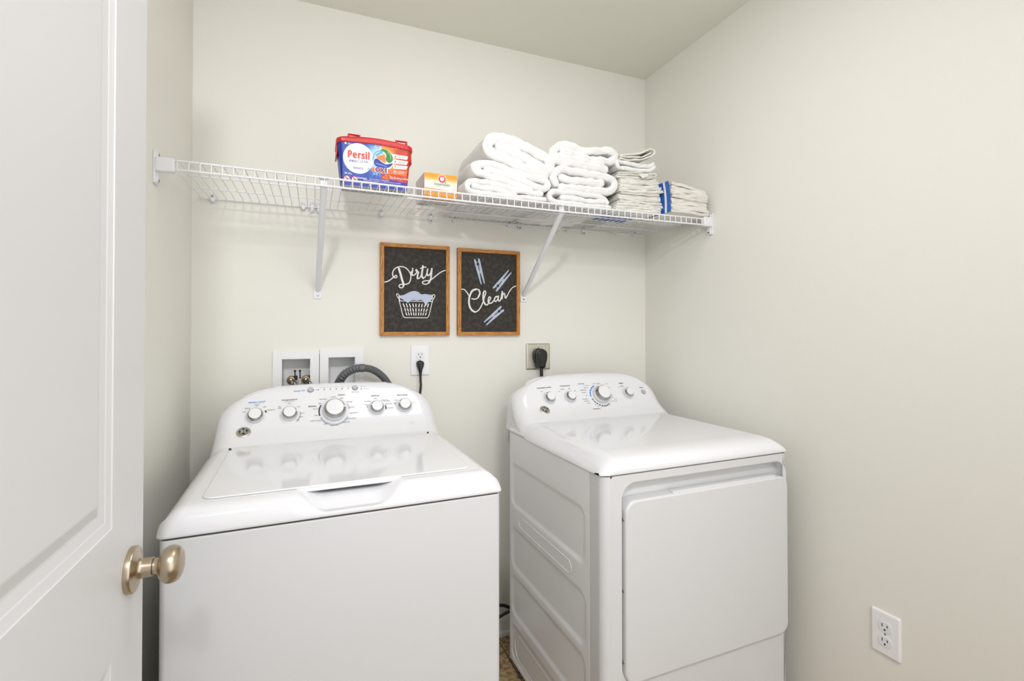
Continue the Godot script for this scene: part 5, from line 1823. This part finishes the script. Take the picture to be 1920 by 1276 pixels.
# cloth folded in cross-section (paths in x, y) and carried back along z
func folded(paths: Array, th: float, zf: float, zb: float, sd: int, fluff: float, shear := 0.0, step := 0.006, zstep := 0.014) -> Mb:
	var mb := Mb.new()
	var nz := FastNoiseLite.new()
	nz.seed = sd
	nz.frequency = 1.0
	nz.fractal_octaves = 2
	var zs := []
	var re := minf(th * 0.55, 0.012)
	for k in 6:
		var a := PI / 2 * k / 5.0
		zs.append([zf - re + re * cos(a), sin(a) if k > 0 else 0.0])
	var z := zf - re - zstep
	while z > zb + re:
		zs.append([z, 1.0])
		z -= zstep
	for k in 4:
		var a := PI / 2 * k / 3.0
		zs.append([zb + re - re * sin(a), cos(a) if k < 3 else 0.0])
	for pth in paths:
		var p := even2(smooth2(pth, 8), step)
		var m := p.size()
		var nn := PackedVector2Array()
		for k in m:
			var d := (p[mini(k + 1, m - 1)] - p[maxi(k - 1, 0)]).normalized()
			nn.append(Vector2(-d.y, d.x))
		var rows := []
		for e in zs:
			var row := PackedVector3Array()
			var put := func(c: Vector2, off: Vector2, key: float) -> void:
				var q: Vector2 = c + off * e[1]
				var big := Vector3(c.x * 14.0, c.y * 14.0, e[0] * 14.0)
				var zz: float = e[0] + (nz.get_noise_3d(c.x * 18.0, c.y * 18.0, 3.0) * 0.006 if e[0] > zf - 0.02 else 0.0)
				var f := Vector2(nz.get_noise_3dv(big), nz.get_noise_3dv(big + Vector3(31, 7, 3))) * fluff * 2.2
				var fine := nz.get_noise_3d(q.x * 160.0, q.y * 160.0, e[0] * 160.0) * fluff * 0.35
				q += f + off.normalized() * fine
				row.append(Vector3(q.x + shear * (zf - e[0]), q.y, zz))
			var tk := func(k: int) -> float:
				return th * 0.5 * (1.0 + 0.18 * nz.get_noise_2d(k * 0.21, sd * 3.0))
			for k in m:
				put.call(p[k], nn[k] * tk.call(k), k)
			var de := (p[m - 1] - p[m - 2]).normalized()
			for k in range(1, 5):
				var a := PI / 2 - PI * k / 5.0
				put.call(p[m - 1], (nn[m - 1] * sin(a) + de * cos(a)) * tk.call(m - 1), m)
			for k in range(m - 1, -1, -1):
				put.call(p[k], -nn[k] * tk.call(k), k)
			var ds := (p[0] - p[1]).normalized()
			for k in range(1, 5):
				var a := -PI / 2 + PI * k / 5.0
				put.call(p[0], (nn[0] * sin(a) + ds * cos(a)) * tk.call(0), 0)
			rows.append(row)
		mb.patch(rows, true)
		# signed volume check by flipping is not needed: ring runs clockwise seen from the front
	return mb

func towels() -> void:
	var g := "folded bath towels on the wire shelf"
	var L := [
		["bath_towel", "top folded white bath towel of the left stack", 0.0365, 0.385, 0.075, [[1123,1797,1053,1811,986,1833,935,1848,913,1869,935,1900,996,1899,1075,1877,1128,1859,1147,1832,1123,1816,1075,1835,1011,1860,958,1876]]],
		["bath_towel", "middle folded white bath towel of the left stack", 0.0265, 0.385, 0.06, [[1067,1744,996,1755,920,1770,874,1781,864,1795,878,1806,935,1811,1006,1795,1075,1784,1123,1778,1137,1763,1117,1749,1075,1758,996,1777,912,1792]]],
		["bath_towel", "bottom folded white bath towel of the left stack", 0.0205, 0.385, 0.055, [[1122,1712,1075,1709,996,1709,920,1709,857,1713,842,1731,857,1747,920,1747,996,1737,1075,1732,1110,1730], [1012,1721,945,1728,866,1730]]],
		["bath_towel", "top folded white bath towel of the right stack", 0.0295, 0.385, 0.07, [[1367,1847,1298,1851,1229,1853,1178,1853,1153,1863,1161,1889,1195,1913,1229,1915,1275,1904,1328,1909,1376,1918,1412,1905,1394,1881,1358,1877,1298,1877,1240,1887,1195,1888], [1170,1868,1215,1870,1290,1866,1350,1863]]],
		["bath_towel", "middle folded white bath towel of the right stack", 0.029, 0.385, 0.06, [[1189,1763,1269,1764,1345,1767,1388,1769,1412,1797,1388,1818,1298,1823,1229,1825,1184,1824,1159,1799,1167,1774], [1352,1796,1240,1792,1190,1797]]],
		["bath_towel", "bottom folded white bath towel of the right stack", 0.0195, 0.385, 0.055, [[1388,1708,1298,1707,1212,1707,1161,1709,1142,1726,1161,1743,1229,1744,1298,1746,1357,1742,1381,1726], [1362,1727,1269,1725,1192,1726]]],
	]
	var k := 0
	for e in L:
		var ps := []
		for a in e[5]:
			ps.append(pts2(a))
		var o := solo(e[0], folded(ps, e[2], e[3], e[4], 11 + k, 0.0017), M.terry, e[1], "towel", Vector3.ZERO, g)
		if k == 5:
			var mb := flap(PackedVector3Array([Vector3(1.335, 1.702, 0.05), Vector3(1.362, 1.7035, 0.05), Vector3(1.358, 1.679, 0.045), Vector3(1.338, 1.686, 0.047)]), 3)
			part("corner", mb, M.cloth, o)
		k += 1

# small hanging corner of cloth with thickness and a curl
func flap(q: PackedVector3Array, sd: int) -> Mb:
	var mb := Mb.new()
	var nz := FastNoiseLite.new()
	nz.seed = sd
	nz.frequency = 1.0
	for side in [1.0, -1.0]:
		var rows := []
		for i in 9:
			var row := PackedVector3Array()
			for j in 9:
				var u := i / 8.0
				var v := j / 8.0
				var p := q[0].lerp(q[1], u).lerp(q[3].lerp(q[2], u), v)
				p += Vector3(0, 0, nz.get_noise_2d(u * 3.0, v * 3.0) * 0.008 * v + 0.0006 * side)
				row.append(p)
			rows.append(row)
		mb.patch(rows, false, false, (q[0] + q[2]) * 0.5 - Vector3(0, 0, side))
	return mb

func cloths() -> void:
	var rg := RandomNumberGenerator.new()
	rg.seed = 77
	var nz := FastNoiseLite.new()
	nz.seed = 8
	nz.frequency = 1.0
	var g := "white washcloths folded in the thin stack"
	var wave := func(x: float, y: float, s: float) -> float:
		return nz.get_noise_2d(x * 8.0 + s * 0.15, y * 30.0) * 0.004
	# z-folded thin cloth whose layers ride on yb
	var thin := func(x0: float, x1: float, yb: float, lay: int, gap: float, s: float, lift: float, slope: float) -> PackedVector2Array:
		var r := PackedVector2Array()
		for l in lay:
			var ks := range(9)
			if l % 2 == 1:
				ks = range(8, -1, -1)
			for k in ks:
				var f: float = k / 8.0
				var x := lerpf(x0, x1, 0.015 + 0.97 * f)
				var y: float = yb + gap * l + wave.call(x, yb * 3.0, s) + lift * pow(f, 3.0) + slope * f + 0.0007 * nz.get_noise_2d(x * 40.0, l * 9.0 + s)
				r.append(Vector2(x, y))
		return r
	var y := 1.7022
	for k in 13:
		var f := k / 12.0
		var x0 := lerpf(1.407, 1.424, smoothstep(0.0, 0.6, f)) + rg.randf_range(-0.008, 0.008)
		var x1 := 1.612 + rg.randf_range(-0.008, 0.008) - 0.012 * smoothstep(0.6, 1.0, f)
		var p: PackedVector2Array = thin.call(x0, x1, y, 3, 0.0034, k * 7.0, 0.012 * f, 0.004 * f)
		var lab: String = "%s thin white washcloth from the bottom of the tall stack" % ORD[k]
		if k == 0:
			lab = "bottom white washcloth of the stack right of the bath towels"
		var mb := folded([p], 0.0030, 0.388 + rg.randf_range(-0.008, 0.006), 0.20, 40 + k, 0.0005, rg.randf_range(-0.03, 0.03), 0.007, 0.02)
		solo("washcloth", mb, M.cloth, lab, "washcloth", Vector3.ZERO, g)
		y += 0.0102
	var q: PackedVector2Array = thin.call(1.418, 1.590, y + 0.001, 2, 0.0075, 3.0, 0.006, 0.004)
	var o := solo("washcloth", folded([q], 0.0042, 0.388, 0.2, 60, 0.0008, 0.0, 0.007, 0.02), M.cloth, "white washcloth with a small paper tag near top of the stack", "washcloth", Vector3.ZERO, g)
	var tagb := flap(PackedVector3Array([Vector3(1.505, y + 0.009, 0.389), Vector3(1.552, y + 0.013, 0.389), Vector3(1.545, y + 0.002, 0.394), Vector3(1.520, y - 0.008, 0.393)]), 9)
	part("paper_tag", tagb, M.film, o, "small white paper tag")
	y += 0.0165
	solo("washcloth", folded([pts2([1588, y * 1000 + 30, 1560, y * 1000 + 13, 1500, y * 1000 + 9, 1432, y * 1000 + 9, 1418, y * 1000 + 20, 1424, y * 1000 + 33, 1470, y * 1000 + 28, 1530, y * 1000 + 26, 1570, y * 1000 + 33, 1584, y * 1000 + 42])], 0.016, 0.387, 0.2, 61, 0.0010), M.terry, "thick fluffy white washcloth second from top of the stack", "washcloth", Vector3.ZERO, g)
	y += 0.047
	solo("washcloth", folded([pts2([1428, y * 1000 - 4, 1470, y * 1000 - 6, 1520, y * 1000 + 4, 1562, y * 1000 + 18, 1582, y * 1000 + 28, 1586, y * 1000 + 42, 1566, y * 1000 + 47, 1530, y * 1000 + 30, 1480, y * 1000 + 16, 1436, y * 1000 + 8, 1432, y * 1000 + 3, 1480, y * 1000 + 6, 1530, y * 1000 + 15, 1568, y * 1000 + 32])], 0.005, 0.386, 0.21, 62, 0.0012), M.cloth, "crumpled white washcloth curling up on top of the stack", "washcloth", Vector3.ZERO, g)
	# second stack, by the right wall
	var g2 := "white washcloths stacked by the right wall"
	y = 1.7055
	for k in 10:
		var f := k / 9.0
		var p: PackedVector2Array = thin.call(1.630 + rg.randf_range(-0.004, 0.004) + 0.006 * f, 1.808 + rg.randf_range(-0.008, 0.005), y, 3, 0.0036, 200.0 + k * 5.0, 0.0, -0.001 - 0.020 * f * f)
		var lab: String = "%s white washcloth from the bottom of the short stack by the right wall" % ORD[k]
		if k == 9:
			lab = "top white washcloth of the short stack by the right wall"
		elif k == 0:
			lab = "bottom white washcloth of the short stack by the right wall"
		var mb := folded([p], 0.0033, 0.425 + rg.randf_range(-0.006, 0.004), 0.21, 80 + k, 0.0005, 0.0, 0.007, 0.02)
		solo("washcloth", mb, M.cloth, lab, "washcloth", Vector3.ZERO, g2)
		y += 0.0112 + 0.0018 * f
	# blue plastic wrapper around the short stack
	var b := thing("plastic_wrapper", "blue and white plastic wrapper behind and beneath the short washcloth stack", "wrapper", Vector3.ZERO)
	var sheet := func(fn: Callable, nu: int, nv: int, t: float) -> Mb:
		var mb := Mb.new()
		var ra := []
		var rb := []
		for i in nu + 1:
			var a := PackedVector3Array()
			var c := PackedVector3Array()
			for j in nv + 1:
				var p0: Vector3 = fn.call(float(i) / nu, float(j) / nv)
				var du: Vector3 = fn.call(float(i) / nu + 0.01, float(j) / nv) - p0
				var dv: Vector3 = fn.call(float(i) / nu, float(j) / nv + 0.01) - p0
				var n := du.cross(dv).normalized() * t * 0.5
				a.append(p0 + n)
				c.append(p0 - n)
			ra.append(a)
			rb.append(c)
		mb.patch(ra)
		rb.reverse()
		mb.patch(rb)
		return mb
	var side := func(u: float, v: float) -> Vector3:
		return Vector3(1.603 + 0.004 * sin(PI * u) + 0.020 * v, 1.703 + 0.116 * u + 0.004 * v * u, lerpf(0.30, 0.427, v) - 0.012 * u)
	part("side_sheet", sheet.call(side, 10, 10, 0.0012), M.bluebag, b)
	var stripe := func(u: float, v: float) -> Vector3:
		var p: Vector3 = side.call(u, 0.80 + 0.07 * v)
		return p + Vector3(-0.0014, 0, 0.0006)
	part("white_stripe", sheet.call(stripe, 10, 3, 0.0008), M.film, b, "white stripe on the blue wrapper")
	var back := func(u: float, v: float) -> Vector3:
		return Vector3(1.64 + 0.16 * u, 1.72 + 0.118 * v - 0.014 * u * v, 0.20 - 0.004 * sin(u * 9.0))
	part("back_sheet", sheet.call(back, 10, 8, 0.0012), M.bluebag, b)
	var under := func(u: float, v: float) -> Vector3:
		var x := 1.405 + 0.145 * u
		var z := 0.215 + 0.10 * v
		return Vector3(x, deck(x, z) + 0.0024 + 0.0004 * sin(u * 11.0), z)
	part("under_sheet", sheet.call(under, 10, 8, 0.0010), M.bluebag, b)
	var pale := func(u: float, v: float) -> Vector3:
		var x := 1.50 + 0.125 * u
		var z := 0.035 + 0.16 * v
		return Vector3(x, deck(x, z) + 0.0028 + 0.0005 * sin(u * 13.0 + v * 7.0), z)
	part("pale_sheet", sheet.call(pale, 10, 10, 0.0010), M.film, b)
	var mb2 := flap(PackedVector3Array([Vector3(1.583, 1.711, 0.045), Vector3(1.642, 1.714, 0.045), Vector3(1.636, 1.680, 0.05), Vector3(1.612, 1.690, 0.05)]), 5)
	part("loose_corner", mb2, M.film, b, "loose pale plastic corner hanging through the wires")
